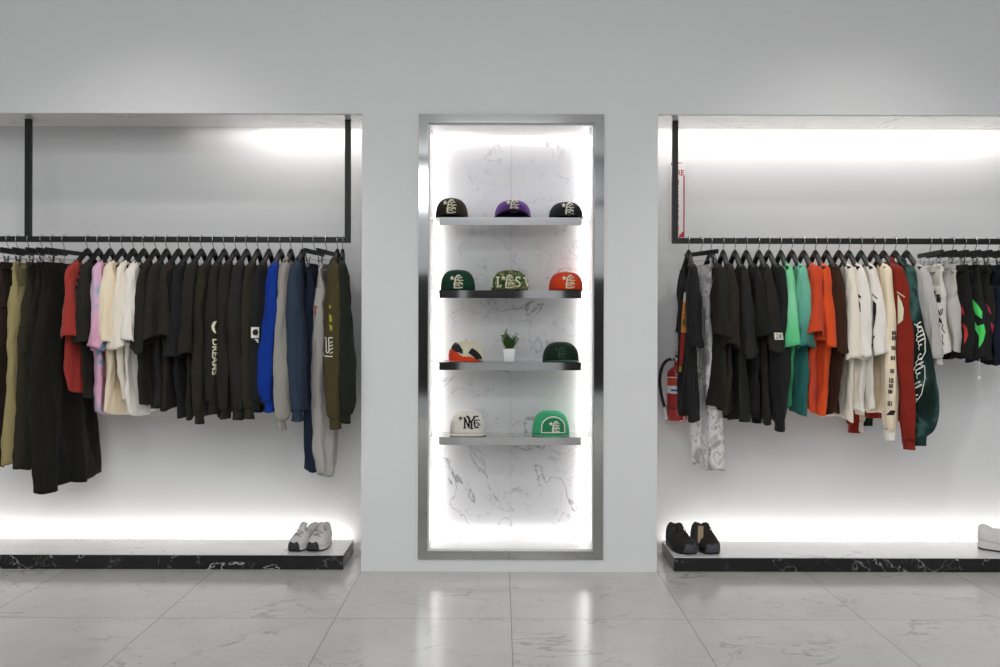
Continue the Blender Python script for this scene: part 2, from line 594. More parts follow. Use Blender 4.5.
def build_hanger():
    h = thing('clothes_hanger', (0, 0, 0), 'x', 'clothes hanger', 'black wooden hangers')
    wire('hook', hook_pts(-.062), .0022, M['chrome'], h, n=8)
    lathe('collar', [(.004, -.052), (.0065, -.053), (.0065, -.060), (.004, -.061)], M['chrome'], h, n=12)
    # wooden arms as a swept rounded section
    verts = []
    ny, nr = 41, 12
    for i in range(ny):
        y = -.205 + .41 * i / (ny - 1)
        u = abs(y) / .205
        ztop = -.051 - .113 * (1 - (1 - max(0, math.sqrt(u * u + .010) - .10)) ** 1.75)
        hh = .022 * (1 - u) ** 5 + .027          # height of the section
        hh *= (1 if u < .95 else .8)
        wd = .021 + .010 * math.sin(PI * min(1, u * 1.1))
        x0 = -.012 * (u ** 2)                      # shoulder contour
        for k in range(nr):
            a = 2 * PI * k / nr
            c, s = math.cos(a), math.sin(a)
            cc = math.copysign(abs(c) ** .7, c); ss = math.copysign(abs(s) ** .7, s)
            verts.append((x0 + wd * .5 * cc, y, ztop - hh / 2 + hh / 2 * ss))
    o = link('arms', verts, grid_faces(ny, nr, cap0=True, cap1=True), M['wood'], h)
    return h


def build_clip_hanger():
    h = thing('clip_hanger', (0, 0, 0), 'x', 'clothes hanger', 'black clip hangers')
    wire('hook', hook_pts(-.066), .0022, M['chrome'], h, n=8)
    boxobj('bar', -.007, .007, -.19, .19, -.088, -.062, M['wood'], h, bevel=.002)
    wire('clip_rod', [(0, -.16, -.090), (0, -.16, -.118), (0, 0, -.119), (0, .16, -.118), (0, .16, -.090)], .0018, M['chrome'], h, n=6)
    for y in (-.13, .13):
        bm = bmesh.new()
        for s in (-1, 1):
            vs = box(bm, s * .003, s * .0055, y - .011, y + .011, -.170, -.108)
            for v in vs:
                if v.co.z > -.12:
                    v.co.x += s * .009
        bmlink('clip', bm, M['chrome'], h, bevel=.0006)
        wire('spring', [(-.006, y, -.135), (0, y, -.131), (.006, y, -.135)], .004, M['rubber'], h, n=6)
    return h


HANG = build_hanger()
CLIP = build_clip_hanger()
used = {'h': False, 'c': False}


def put_hanger(kind, X, rz, label):
    src = HANG if kind == 'h' else CLIP
    if not used[kind]:
        used[kind] = True
        src.location = (X, YR, ZR); src.rotation_euler = (0, 0, rz); src['label'] = label
        return src
    return copy_thing(src, (X, YR, ZR), rz, label)


# ------------------------------------------------------------------ garments
def zl(py, yoff=-.24):
    return PZ(py, YR + yoff) - ZR


def ring(name, hy, hx, z, dzf, dzb, r, m, parent, front, n=40, k=8):
    """rib collar: torus following the neck opening"""
    pts = []
    for i in range(n):
        a = 2 * PI * i / n
        s = math.sin(a)
        dz = dzf if s * front > 0 else dzb
        pts.append((hx * s, hy * math.cos(a), z + dz * abs(s) ** 1.4))
    return wire(name, pts, r, m, parent, n=k, closed=True)


GARM = {}


def garment(key, px, kind, m, hem, slv, label, group, side, sx=0., yaw=None, w=1., thick=1., cuffm=None, collar=None,
            hood=False, sxf=0., mx=0., belly=1., hemf=None, seed=None, hanger=True, hl=None, swide=1., name=None, fslv=None):
    """kind: tee / long. side -1 left rack, +1 right rack. hem & slv are rows of the near hem and sleeve end"""
    WR[0] = {'dreams': .25, 'bars': .6, 'olive': .5}.get(key, 1.)
    X = PX(px, YR)
    seed = seed if seed is not None else int(px * 7)
    rnd = random.Random(seed)
    yaw = yaw if yaw is not None else math.radians(rnd.uniform(-2, 2))
    nm = name or {'tee': 't_shirt', 'long': 'long_sleeve_shirt'}[kind]
    g_ = thing(nm, (X, YR, ZR), label, {'tee': 't-shirt', 'long': 'sweatshirt' if (hood or thick > 1.15) else 'long sleeve shirt'}[kind], group, yaw)
    fs = -side                       # fronts face the middle of the shop
    tp = 1.0 / F * 5.45              # metres per pixel near the near edge
    zh = zl(hem, -.2)
    zhs = zl(slv, -.26)
    T = thick
    B = cloth('body', [
        (0, 0, 0, -.124, .017 * T, .092, -.075, 0),
        (.05, 0, 0, -.134, .021 * T, .125, -.085, 0),
        (.12, 0, 0, -.152, .024 * T, .175 * w, -.085, .001),
        (.19, 0, 0, -.178, .026 * T, .212 * w, -.075, .002),
        (.32, 0, 0, -.30, .029 * T, .222 * w, -.035, .004),
        (.60, 0, 0, (zh - .30) * .42 - .30 * .58 + .0, .030 * T, .216 * w, -.01, .006),
        (1, sx * tp * .35, 0, zh, .030 * T, .208 * w, 0, .009)],
        m, g_, n=56, rows=40, seed=seed, front=fs, fdrop=-.05, ks=(rnd.uniform(22, 32), rnd.uniform(40, 55)))
    GARM[key] = [B]
    for s in (-1, 1):
        if s < 0:
            ze, ox = zhs, sx * tp
        else:
            ze = zl(fslv, .26) if fslv else zhs + (.01 if kind == 'tee' else .0)
            ox = sxf * tp
        if kind == 'tee':
            k = [(0, 0, s * .150, -.148, .012 * T, .022, 0, 0),
                 (.12, ox * .1, s * .178, -.185, .025 * T, .045, 0, .001),
                 (.40, ox * .4, s * .208, -.185 + (ze + .185) * .33, .035 * T, .062, 0, .003),
                 (.75, ox * .8, s * .226, -.185 + (ze + .185) * .70, .041 * T * swide, .074, 0, .005),
                 (1, ox, s * .238, ze, .046 * T * swide, .085, 0, .008)]
            S = cloth('sleeve', k, m, g_, n=32, rows=22, seed=seed + 5 + s, ks=(35, 70), tilt=rnd.uniform(-.25, .25) - .12 * s)
        else:
            k = [(0, 0, s * .150, -.148, .013 * T, .022, 0, 0),
                 (.08, ox * .05, s * .180, -.19, .026 * T, .046, 0, .001),
                 (.30, ox * .25, s * .212, -.19 + (ze + .19) * .27, .036 * T, .062, 0, .004),
                 (.60, ox * .6 + mx * tp * .8 * (s < 0), s * .226, -.19 + (ze + .19) * .57, .037 * T * swide * (1 + (belly - 1) * .6), .064, 0, .006),
                 (.80, ox * .9 + mx * tp * (s < 0), s * .228, -.19 + (ze + .19) * .80, .036 * T * swide * belly, .060, 0, .006),
                 (.92, ox * .97 + mx * tp * .5 * (s < 0), s * .228, -.19 + (ze + .19) * .91, .031 * T * (swide + belly) / 2, .052, 0, .006),
                 (1, ox, s * .226, ze + .058, .026 * T, .040, 0, .003)]
            S = cloth('sleeve', k, m, g_, n=32, rows=36, seed=seed + 5 + s, ks=(35, 60))
            cloth('cuff', [(0, ox, s * .226, ze + .062, .025 * T, .040, 0, .001), (.5, ox, s * .226, ze + .03, .024 * T, .040, 0, .001),
                           (1, ox, s * .226, ze, .026 * T, .042, 0, .001)], cuffm or m, S, n=28, rows=8, seed=seed)
        if s < 0:
            GARM[key].append(S)
    ring('collar', .093, .018 * T, -.124, -.125, -.075, .0065 if not hood else .008, collar or m, g_, fs)
    if hood:
        hd = []
        n, kx = 36, 14
        for i in range(n):
            a = 2 * PI * i / n
            s, c = math.sin(a), math.cos(a)
            back = s * fs < 0
            rr = .034 if back else .022
            cz = -.135 - (.03 if back else .09) * abs(s) ** 1.4
            for k in range(kx):
                b = 2 * PI * k / kx
                rad = rr * (1 + .08 * math.sin(5 * a + b))
                hd.append(((.026 * T + rad * math.cos(b) * .55) * s + 0, (.098 + rad * math.cos(b) * .8) * c, cz + rad * math.sin(b) * 1.15))
        fsx = grid_faces(n, kx)
        for k in range(kx):
            j = (k + 1) % kx
            fsx.append(((n - 1) * kx + k, (n - 1) * kx + j, j, k))
        link('hood', hd, fsx, m, g_)
    if hanger:
        put_hanger('h', X, yaw, 'black hanger of the ' + (hl or label.split(',')[0]))
    return g_


def trousers(key, px, m, hem, label, group, yaw=0., w=1., legw=1., hemf=None, lx=(0, 0), short=False, hl=None, seed=None, thick=1., waist=None, yo=0., cat='trousers', zoff=0., cuff=False, spread=0.):
    WR[0] = 1.
    X = PX(px, YR)
    seed = seed or int(px * 13)
    rnd = random.Random(seed)
    g_ = thing('shorts' if short else 'trousers', (X, YR, ZR), label, cat, group, yaw)
    W = .185 * w
    z0 = -.158 + zoff
    zn = zl(hem, -.2); zf = zl(hemf, .2) if hemf else zn
    zc = -.42 if not short else -.40
    T = thick
    B = cloth('hips', [(0, 0, 0, z0 - .02, .013 * T, W, 0, .001), (.12, 0, 0, z0 - .05, .016 * T, W, 0, .002),
                       (.5, 0, 0, z0 - .15, .032 * T, W * 1.03, 0, .004), (1, 0, 0, zc, .030 * T, W * .98, .02, .002)],
              m, g_, n=48, rows=18, seed=seed)
    cloth('waistband', [(0, 0, 0, z0 + .012, .011 * T, W * .97, 0, .001), (.5, 0, 0, z0 - .01, .0135 * T, W * .99, 0, .002), (1, 0, 0, z0 - .032, .015 * T, W * 1.0, 0, .002)],
          waist or m, g_, n=44, rows=7, seed=seed)
    GARM[key] = [B]
    for i, s in enumerate((-1, 1)):
        ze = zn if s < 0 else zf
        lw = .095 * w * legw
        ox = lx[i] * 5.45 / F
        L = cloth('leg', [(0, 0, s * .090 * w, zc + .13, .026 * T, .085 * w, 0, .002), (.15, ox * .1, yo * .3 + s * .095 * w, zc + .01, .037 * T, .097 * w, 0, .003),
                          (.5, ox * .4, yo * .7 + s * (.10 + spread * .5) * w, (zc + ze) / 2, .039 * T, lw * 1.03, 0, .007),
                          (.93, ox * .95, yo + s * (.10 + spread) * w, ze + (zc - ze) * .05, (.034 if cuff else .038) * T, lw * (.8 if cuff else 1.05), 0, .007),
                          (1, ox, yo + s * (.10 + spread) * w, ze, (.024 if cuff else .038) * T, lw * (.6 if cuff else 1.05), 0, .007)],
                  m, g_, n=36, rows=34 if not short else 20, seed=seed + s + 3, ks=(30, 55), tilt=rnd.uniform(-.06, .06))
        GARM[key].append(L)
    put_hanger('c', X, yaw, 'clip hanger of the ' + (hl or label.split(',')[0]))
    return g_


def F_(name, c, c2=None, **k):
    return fabric(name, c, c2, **k)


fb = {
    'black': F_('black_cotton', '#161614', '#21201e'), 'black2': F_('washed_black_cotton', '#1f1e1a', '#2d2b24'),
    'black3': F_('soft_black_cotton', '#191a1a', '#252525'), 'brownblack': F_('brown_black_cotton', '#25211b', '#322c25'),
    'charcoal': F_('charcoal_cotton', '#212121', '#2e2d2a'), 'olivebrown': F_('dark_olive_canvas', '#28251c', '#333024'),
    'trouser': F_('black_twill', '#141410', '#1d1c16'), 'khaki': F_('khaki_twill', '#8d8058', '#a49768'),
    'red': F_('faded_red_cotton', '#96302a', '#a83d34'), 'white': F_('white_cotton', '#e9e2d8', '#f0eae1'),
    'cream': F_('cream_cotton', '#ead9bb', '#f2e4ca'), 'offwhite': F_('off_white_cotton', '#e9dfcd', '#f1e8da'),
    'blue': F_('royal_blue_knit', '#0a2e80', '#0e3996'), 'grey': F_('heather_grey_fleece', '#8f8a83', '#a19c95'),
    'grey2': F_('pale_grey_fleece', '#a5a19c', '#b7b3ae'), 'navy': F_('navy_fleece', '#182131', '#212d40'),
    'slate': F_('faded_navy_fleece', '#283446', '#364252'), 'olive': F_('olive_fleece', '#403921', '#4f462c'),
    'greenblack': F_('green_black_fleece', '#1a1e18', '#262a21'), 'rust': F_('rust_red_fleece', '#7d2217', '#8f2b1e'),
    'brown': F_('brown_cotton', '#331e14', '#422719'), 'orange': F_('orange_cotton', '#d6481c', '#e55a27'),
    'redorange': F_('burnt_orange_cotton', '#bf4021', '#d64e2a'), 'grey3': F_('light_grey_sweat', '#b1ada8', '#c4c0bb'),
    'shortwhite': F_('bone_sweat', '#d8d2c9', '#e2dcd4'), 'navydk': F_('dark_navy_mesh', '#101624', '#192132'),
}
fb['pink'] = fabric('pink_tie_dye', '#c88aa8', mode='tie', colors=[(.30, '#cf94ae'), (.45, '#e0adc4'), (.58, '#d9b4cc'), (.66, '#9fabc2'), (.72, '#c98fb2')])
fb['mint'] = fabric('green_dip_dye', '#5fd08a', mode='dip', colors=[(0.0, '#58c884'), (.35, '#8fdbac'), (.60, '#66cd8c'), (.9, '#1d8450')])
fb['teal'] = fabric('teal_dip_dye', '#6ab79a', mode='dip', colors=[(0.0, '#7fc9a8'), (.45, '#62a893'), (.70, '#2f7068'), (1.0, '#255f5c')])
fb['dyedgreen'] = fabric('dark_green_tie_dye', '#1f3a35', mode='tie', colors=[(.34, '#0b1a17'), (.44, '#10241f'), (.52, '#1d3833'), (.58, '#3e5f58'), (.64, '#14292a')])
fb['ice'] = fabric('white_grey_camouflage', '#c9c9c9', mode='camo', colors=[(.0, '#a8a6a4'), (.36, '#c9c8c7'), (.43, '#e2e1df'), (.55, '#b4aea4'), (.59, '#dcdbda'), (.68, '#a09c95')])

# ---- left rail, from the frame edge towards the column
GL = 'trousers clipped at the left end of the left rail'
trousers('p0', 7.9, fb['trouser'], 467, 'black trousers mostly cut off by the left photo edge', GL, lx=(-8, -6))
trousers('p1', 17.4, F_('dark_rust_twill', '#231a15', '#2e211a'), 468, 'very dark brown trousers, left of the khaki pair', GL, lx=(-8, -8))
trousers('khaki', 28.7, fb['khaki'], 468, 'khaki trousers hanging near the left photo edge', GL, legw=1.0, lx=(-9, -9))
trousers('cargo', 41.8, fb['olivebrown'], 471, 'dark olive brown cargo trousers with thigh pocket', GL, legw=1.0, lx=(-9, -8))
trousers('p6', 52, fb['trouser'], 469, 'plain black trousers between the olive cargo and the widest pair', GL, w=1.05, lx=(-2, 0))
trousers('wide', 64, fb['trouser'], 488, 'widest black trousers with flaring legs, beside the faded red t-shirt', GL, yaw=math.radians(-6), w=1.1, legw=1.42, hemf=474, lx=(10, 17), spread=.02, thick=1.25, yo=-.08)
GT = 'shirts on the left rail'
garment('red', 87.4, 'tee', fb['red'], 392, 336, 'faded red t-shirt with black paint marks', GT, -1, sx=4, yaw=math.radians(-3))
garment('btee1', 98.5, 'tee', fb['black2'], 398, 343, 'black t-shirt between the red and the pink tie-dye one', GT, -1, sx=5, swide=.95)
garment('pink', 110.2, 'tee', fb['pink'], 415, 350, 'pink tie-dye t-shirt hanging beside the cream one', GT, -1, sx=6)
garment('cream', 122.3, 'tee', fb['cream'], 415, 346, 'cream t-shirt right beside the pink tie-dye one', GT, -1, sx=4)
garment('ow', 133.3, 'tee', fb['offwhite'], 403, 346, 'off white t-shirt between the cream and the white one', GT, -1, sx=3)
garment('white', 143.8, 'tee', fb['white'], 415, 338, 'white t-shirt with a broad sleeve beside the first dark t-shirt', GT, -1, sx=7, swide=1.38)
dk = [(155.5, 'black2', 407, 347, 'brown black t-shirt directly beside the broad white one', 3), (166.5, 'charcoal', 409, 340, 'charcoal t-shirt, second of the dark ones after the white t-shirt', 2),
      (178.6, 'brownblack', 410, 337, 'brownish black t-shirt, third of the dark ones after the white t-shirt', 3), (189.9, 'black3', 417, 355, 'soft black t-shirt with a wide flared sleeve, fourth after the white t-shirt', 0),
      (201.4, 'black2', 419, 354, 'washed black t-shirt, the last short sleeved one before the long sleeves', 0)]
for px, c, h, s, lab, sx in dk:
    garment('t%d' % px, px, 'tee', fb[c], h, s, lab, GT, -1, sx=sx, swide=1.1 if px == 189.9 else 1)
garment('l213', 213.2, 'long', fb['brownblack'], 415, 425, 'washed black long sleeve shirt just left of the DREAMS sleeve', GT, -1, sx=-2)
garment('dreams', 224.2, 'long', fb['black2'], 412, 414, 'black long sleeve shirt with DREAMS printed down the sleeve', GT, -1, sx=1, swide=.95)
garment('l235', 235.5, 'long', fb['black2'], 416, 420, 'black long sleeve shirt just right of the DREAMS sleeve', GT, -1, sx=2)
garment('l246', 246.6, 'long', fb['charcoal'], 405, 421, 'blackish blue long sleeve shirt, second right of the DREAMS sleeve', GT, -1, sx=3)
garment('l257', 257.8, 'long', fb['olivebrown'], 405, 420, 'brown black long sleeve shirt beside the red collared black one', GT, -1, sx=2, swide=.9)
garment('patch', 268.9, 'long', fb['black3'], 398, 411, 'black long sleeve shirt with white sleeve patch and thin red collar', GT, -1, sx=-4, collar=M['print_red'])
garment('blue', 280.5, 'long', fb['blue'], 400, 413, 'royal blue sweatshirt with yellow collar stripe', GT, -1, sx=0, mx=-5, belly=1.3, thick=1.1, swide=1.1, collar=mat('yellow_rib', '#b9a43c', rough=.8))
garment('grey', 290.8, 'long', fb['grey'], 415, 431, 'heather grey sweatshirt beside the royal blue one', GT, -1, sx=-1, thick=1.1, swide=1., hood=True)
garment('slate', 302.4, 'long', fb['slate'], 410, 422, 'faded navy blue sweatshirt left of the navy trousers', GT, -1, sx=3, thick=1.15, hood=True)
trousers('navyp', 314.2, fb['navy'], 473, 'navy sweatpants clipped left of the pale grey pair', 'sweatpants near the post', w=.72, legw=.9, hemf=464, yaw=math.radians(-6), lx=(2, 0), cuff=False)
trousers('greyp', 326.2, fb['grey2'], 478, 'pale grey sweatpants with small red letter', 'sweatpants near the post', w=.8, legw=1., hemf=463, yaw=math.radians(-6), lx=(2, 2), cuff=True)
garment('olive', 337.3, 'long', fb['olive'], 405, 430, 'olive sweatshirt with outlined white lettering', GT, -1, sx=3, thick=1.25, swide=1.15, yaw=math.radians(4), hood=True)
garment('gblack', 342.5, 'long', fb['greenblack'], 398, 423, 'greenish black sweatshirt, last one before the rail post', GT, -1, sx=2, thick=1.15, yaw=math.radians(9), swide=1.1, fslv=423, sxf=2, hanger=True, hood=True)

# ---- right rail, from the post outwards
GR = 'shirts on the right rail'
garment('flame', 688.4, 'tee', fb['black3'], 420, 345, 'black t-shirt with an orange and red print, first beside the post', GR, 1, w=.92, sx=0, yaw=math.radians(-2), swide=.5, fslv=330, sxf=2)
trousers('icep', 700.8, fb['ice'], 472, 'white and grey camouflage trousers', 'sweatpants near the post', w=.62, legw=1.25, yaw=math.radians(18), lx=(8, 6), hemf=460)
rk = [(710.9, 'black2', 408, 334, 'black t-shirt directly right of the camouflage trousers', 1), (722.8, 'brownblack', 412, 346, 'brownish black t-shirt, second right of the camouflage trousers', 1),
      (734.6, 'charcoal', 421, 351, 'charcoal t-shirt, third right of the camouflage trousers', 1), (745.9, 'black', 416, 333, 'black t-shirt just left of the one with boxed sleeve print', 1),
      (758.5, 'black2', 422, 345, 'washed black t-shirt with a white boxed print on its sleeve', 6)]
for px, c, h, s, lab, sx in rk:
    garment('r%d' % px, px, 'tee', fb[c], h, s, lab, GR, 1, sx=sx)
garment('r768', 768.4, 'long', fb['black3'], 415, 431, 'black long sleeve shirt left of the light green t-shirt', GR, 1, sx=-1)
garment('mint', 780.4, 'tee', fb['mint'], 408, 342, 'light green dip dyed t-shirt', GR, 1, sx=1)
garment('teal', 791.5, 'tee', fb['teal'], 413, 346, 'mint and dark teal dip dyed t-shirt', GR, 1, sx=-2)
garment('ro', 803.3, 'tee', fb['redorange'], 410, 334, 'burnt orange t-shirt beside the teal one', GR, 1, sx=-2)
garment('or', 815, 'tee', fb['orange'], 413, 341, 'bright orange t-shirt beside the brown one', GR, 1, sx=-2)
garment('brown', 826.2, 'tee', fb['brown'], 414, 346, 'dark brown t-shirt beside the bright orange one', GR, 1, sx=1)
garment('w838', 838.4, 'tee', fb['offwhite'], 420, 357, 'off white t-shirt directly right of the dark brown one', GR, 1, sx=0)
garment('w848', 848.5, 'tee', fb['white'], 412, 352, 'white t-shirt with a black ring print, second after the brown one', GR, 1, sx=0)
garment('w860', 860.6, 'tee', fb['white'], 410, 350, 'white t-shirt with black sketch print and broad sleeve', GR, 1, sx=5, swide=1.1)
garment('bars', 873.2, 'long', fb['cream'], 412, 440, 'cream long sleeve shirt with black block text on the sleeve', GR, 1, sx=1, cuffm=fb['white'])
garment('rust', 883.1, 'long', fb['rust'], 420, 449, 'rust red hooded sweatshirt with cream print', GR, 1, sx=10, thick=1.3, hood=True, fslv=431, sxf=-16)
garment('dyed', 894.8, 'long', fb['dyedgreen'], 415, 445, 'dark green tie-dye hooded sweatshirt with white script on the sleeve', GR, 1, sx=9, mx=5, belly=1.12, thick=1.25, swide=1.3, hood=True, fslv=424, sxf=-14)
garment('lgrey', 906.2, 'long', fb['grey3'], 385, 364, 'light grey sweatshirt right of the green tie-dye one', GR, 1, sx=12, thick=1.1)
GS = 'shorts clipped on the right rail'
trousers('ws', 930, fb['shortwhite'], 352, 'bone white shorts with black print', GS, short=True, yaw=math.radians(-4), thick=1.1)
trousers('ws2', 940.8, fb['grey3'], 350, 'light grey shorts behind the bone white pair', GS, short=True, thick=1.)
trousers('s1', 952.3, fb['black'], 357, 'black shorts with dark red flames', GS, short=True, thick=1.1)
trousers('s2', 964.1, fb['black3'], 356, 'black shorts with bright green flames', GS, short=True, thick=1.1)
trousers('s3', 975.1, fb['black'], 358, 'black shorts with crimson flames', GS, short=True, thick=1.1)
trousers('s4', 987.2, fb['navydk'], 363, 'dark navy shorts at the right photo edge', GS, short=True, thick=1.1)
trousers('s5', 998.5, fb['black3'], 360, 'black shorts cut by the right photo edge', GS, short=True)
trousers('s6', 1010, fb['navydk'], 360, 'navy shorts mostly beyond the right photo edge', GS, short=True)


# ------------------------------------------------------------------ prints projected onto surfaces
def bvh_of(o):
    mw = o.matrix_world
    me = o.data
    return BVHTree.FromPolygons([mw @ v.co for v in me.vertices], [tuple(p.vertices) for p in me.polygons])


CAM = Vector((0, 0, H))


def ray_dir(px, py):
    px, py = unroll(px, py)
    return Vector(((px - 500) / F, 1, (HY - py) / F)).normalized()


def decal(name, polys, m, targets, off=.004, label=None, cell=1.2, maxd=None):
    """polys: lists of photo positions; lays the shape on the surface of the first target it meets"""
    bm = bmesh.new()
    for p in polys:
        vs = [bm.verts.new((x, y, 0)) for x, y in p]
        try:
            bm.faces.new(vs)
        except ValueError:
            pass
    bmesh.ops.triangulate(bm, faces=bm.faces[:])
    for _ in range(4):
        long = [e for e in bm.edges if e.calc_length() > cell]
        if not long:
            break
        bmesh.ops.subdivide_edges(bm, edges=long, cuts=1)
        bmesh.ops.triangulate(bm, faces=bm.faces[:])
    trees = [bvh_of(t) for t in targets]
    votes = {}
    hits = {}
    for v in bm.verts:
        d = ray_dir(v.co.x, v.co.y)
        best = None
        for ti, tr in enumerate(trees):
            h = tr.ray_cast(CAM, d)
            if h[0] is not None and (best is None or h[3] < best[1]):
                best = (ti, h[3], h[0], h[1] if h[1].dot(d) < 0 else -h[1])
        if best:
            hits[v] = (best[2] + best[3] * off - d * .001)
            votes[best[0]] = votes.get(best[0], 0) + 1
    if not votes:
        bm.free(); print('decal missed', name, polys[0][:2]); return None
    bmesh.ops.delete(bm, geom=[v for v in bm.verts if v not in hits], context='VERTS')
    tgt = targets[max(votes, key=votes.get)]
    inv = tgt.matrix_world.inverted()
    for v in bm.verts:
        v.co = inv @ hits[v]
    bad = [e for e in bm.edges if e.calc_length() > .06]
    if bad:
        bmesh.ops.delete(bm, geom=bad, context='EDGES')
    loose = [v for v in bm.verts if not v.link_faces]
    if loose:
        bmesh.ops.delete(bm, geom=loose, context='VERTS')
    if not bm.faces:
        bm.free(); return None
    me = bpy.data.meshes.new(name); bm.to_mesh(me); bm.free()
    me.materials.append(m)
    o = bpy.data.objects.new(name, me); COL.objects.link(o)
    o.parent = tgt
    if label:
        o['label'] = label
    return o


def stroke(pts, w):
    out = []
    for (x0, y0), (x1, y1) in zip(pts[:-1], pts[1:]):
        L = math.hypot(x1 - x0, y1 - y0) or 1e-6
        nx, ny = -(y1 - y0) / L * w / 2, (x1 - x0) / L * w / 2
        ex, ey = (x1 - x0) / L * w * .15, (y1 - y0) / L * w * .15
        out.append([(x0 + nx - ex, y0 + ny - ey), (x1 + nx + ex, y1 + ny + ey), (x1 - nx + ex, y1 - ny + ey), (x0 - nx - ex, y0 - ny - ey)])
    return out


def star(cx, cy, r, k=.42):
    return [(cx + (r if i % 2 == 0 else r * k) * math.sin(PI * i / 5), cy - (r if i % 2 == 0 else r * k) * math.cos(PI * i / 5)) for i in range(10)]


def fan(poly):
    cx = sum(p[0] for p in poly) / len(poly); cy = sum(p[1] for p in poly) / len(poly)
    return [[(cx, cy), poly[i], poly[(i + 1) % len(poly)]] for i in range(len(poly))]


def text_polys(s, size=1.0, bold=.0, shear=0):
    cu = bpy.data.curves.new('t', 'FONT'); cu.body = s; cu.size = size; cu.offset = bold; cu.shear = shear; cu.resolution_u = 3
    ob = bpy.data.objects.new('t', cu); COL.objects.link(ob)
    dg = bpy.context.evaluated_depsgraph_get()
    me = bpy.data.meshes.new_from_object(ob.evaluated_get(dg))
    P = [[(me.vertices[i].co.x, me.vertices[i].co.y) for i in p.vertices] for p in me.polygons]
    bpy.data.objects.remove(ob); bpy.data.curves.remove(cu); bpy.data.meshes.remove(me)
    return P


def fit(P, mapf):
    xs = [x for p in P for x, y in p]; ys = [y for p in P for x, y in p]
    x0, x1, y0, y1 = min(xs), max(xs), min(ys), max(ys)
    return [[mapf((x - x0) / (x1 - x0), (y - y0) / (y1 - y0)) for x, y in p] for p in P]


bpy.context.view_layer.update()
GK = GARM
# DREAMS down the sleeve
decal('print', fit(text_polys('DREAMS', bold=.02), lambda u, v: (210.6 + 5.4 * v - .8 * u + 2, 339 + u * 36)), M['print_cream'], GK['dreams'], label='cream DREAMS lettering')
arc_ = [(216.5, 321), (213.5, 322), (211.5, 326), (212.3, 330), (214.5, 333), (216, 333.3), (214.6, 329), (214.2, 326), (215, 323.5)]
decal('emblem', fan(arc_), M['print_cream'], GK['dreams'])
# red t-shirt paint marks
decal('print', [[(76, 278), (79, 280), (77.6, 283), (75.6, 281)], [(74.8, 286), (77.4, 285), (78.6, 289), (76.5, 291), (75, 289)], [(76.2, 292), (78.5, 288.5), (78.2, 293.5)], [(77, 272), (83, 275), (82.5, 276.5), (77, 273.6)]], M['print_black'], GK['red'])
decal('print', [[(97, 352), (101, 345), (103.5, 341), (106, 345), (102, 351), (98, 356)], [(99, 362), (104, 356), (107, 358), (101, 365)]], mat('blue_dye', '#6f9ab6', rough=.9), GK['pink'])
# cargo pocket
decal('pocket', [[(16.5, 325), (28, 325), (28, 353), (16, 353)]], fb['olivebrown'], GK['cargo'], off=.008)
# white sleeve patch
decal('patch', [[(251.3, 327.2), (258.6, 327.2), (258.6, 338), (251.3, 338)]], M['print_white'], GK['patch'], off=.005)
decal('print', [[(253.5, 330), (256, 329), (257.8, 332), (256.6, 335.4), (254, 335.2), (252.5, 332.8)]], M['print_black'], GK['patch'], off=.008)
decal('print', [[(254.2, 339), (257.8, 339), (258.2, 343.5), (256.4, 341.5)]], M['print_white'], GK['patch'], off=.005)
# red letter on the grey sweatpants
decal('print', stroke([(314.2, 306), (318, 307.5)], 1.0) + stroke([(316.2, 306.8), (315.8, 315)], 1.1), M['print_red'], GK['greyp'])
# olive lettering
U = [(323, 337.5), (323.2, 352), (324.6, 355.8), (328.6, 356.4), (332.6, 356.5)]
decal('print', stroke(U, 1.0) + stroke([(326.6, 337.5), (326.8, 351.5), (327.6, 353), (329.4, 352), (329.2, 337.8), (332.8, 337.8)], .9) + stroke([(323, 337.5), (326.6, 337.5)], .9)
      + stroke([(330.5, 343), (332.8, 341.5)], .9) + stroke([(330.2, 346), (332.9, 345)], .9) + stroke([(330, 350), (333, 348)], .9) + stroke([(330.5, 353.5), (333, 352)], .9), M['print_white'], GK['olive'], label='outlined white varsity letters')
decal('print', [[(329.4, 305), (331.6, 306), (330.8, 309), (329.6, 308)], [(329.5, 314), (332, 316), (332.4, 322), (330, 322)], [(329.8, 324), (332.6, 326), (332.4, 331), (330.4, 330)]], M['print_yellow'], GK['olive'])
# black t-shirt with the orange and red print
decal('print', [[(684.2, 293), (686.6, 292), (686.2, 302), (683.6, 302)]], M['print_white'], GK['flame'][:1])
decal('print', [[(683.6, 302), (686.6, 302), (687, 333), (681.6, 333), (682.2, 318)]], M['print_orange'], GK['flame'][:1])
decal('print', [[(683.2, 320), (686.2, 318), (686, 325), (683, 326)]], M['print_green'], GK['flame'][:1], off=.007)
decal('print', [[(681.4, 334), (685.6, 334), (684.4, 352), (682.6, 366), (679.8, 366), (680.6, 350)]], M['print_red'], GK['flame'][:1])
decal('print', [[(679.8, 366.5), (682.2, 366.5), (681.6, 372), (679.4, 372)]], M['print_yellow'], GK['flame'][:1])
# boxed sleeve print
decal('print', [[(774.2, 332.8), (782, 332.8), (783, 339.8), (774.6, 339.8)]], M['print_white'], GK['r758'], label='small white boxed print')
decal('print', fit(text_polys('2K'), lambda u, v: (775.4 + 6 * u, 338.6 - 4.6 * v)), M['print_black'], GK['r758'], off=.007)
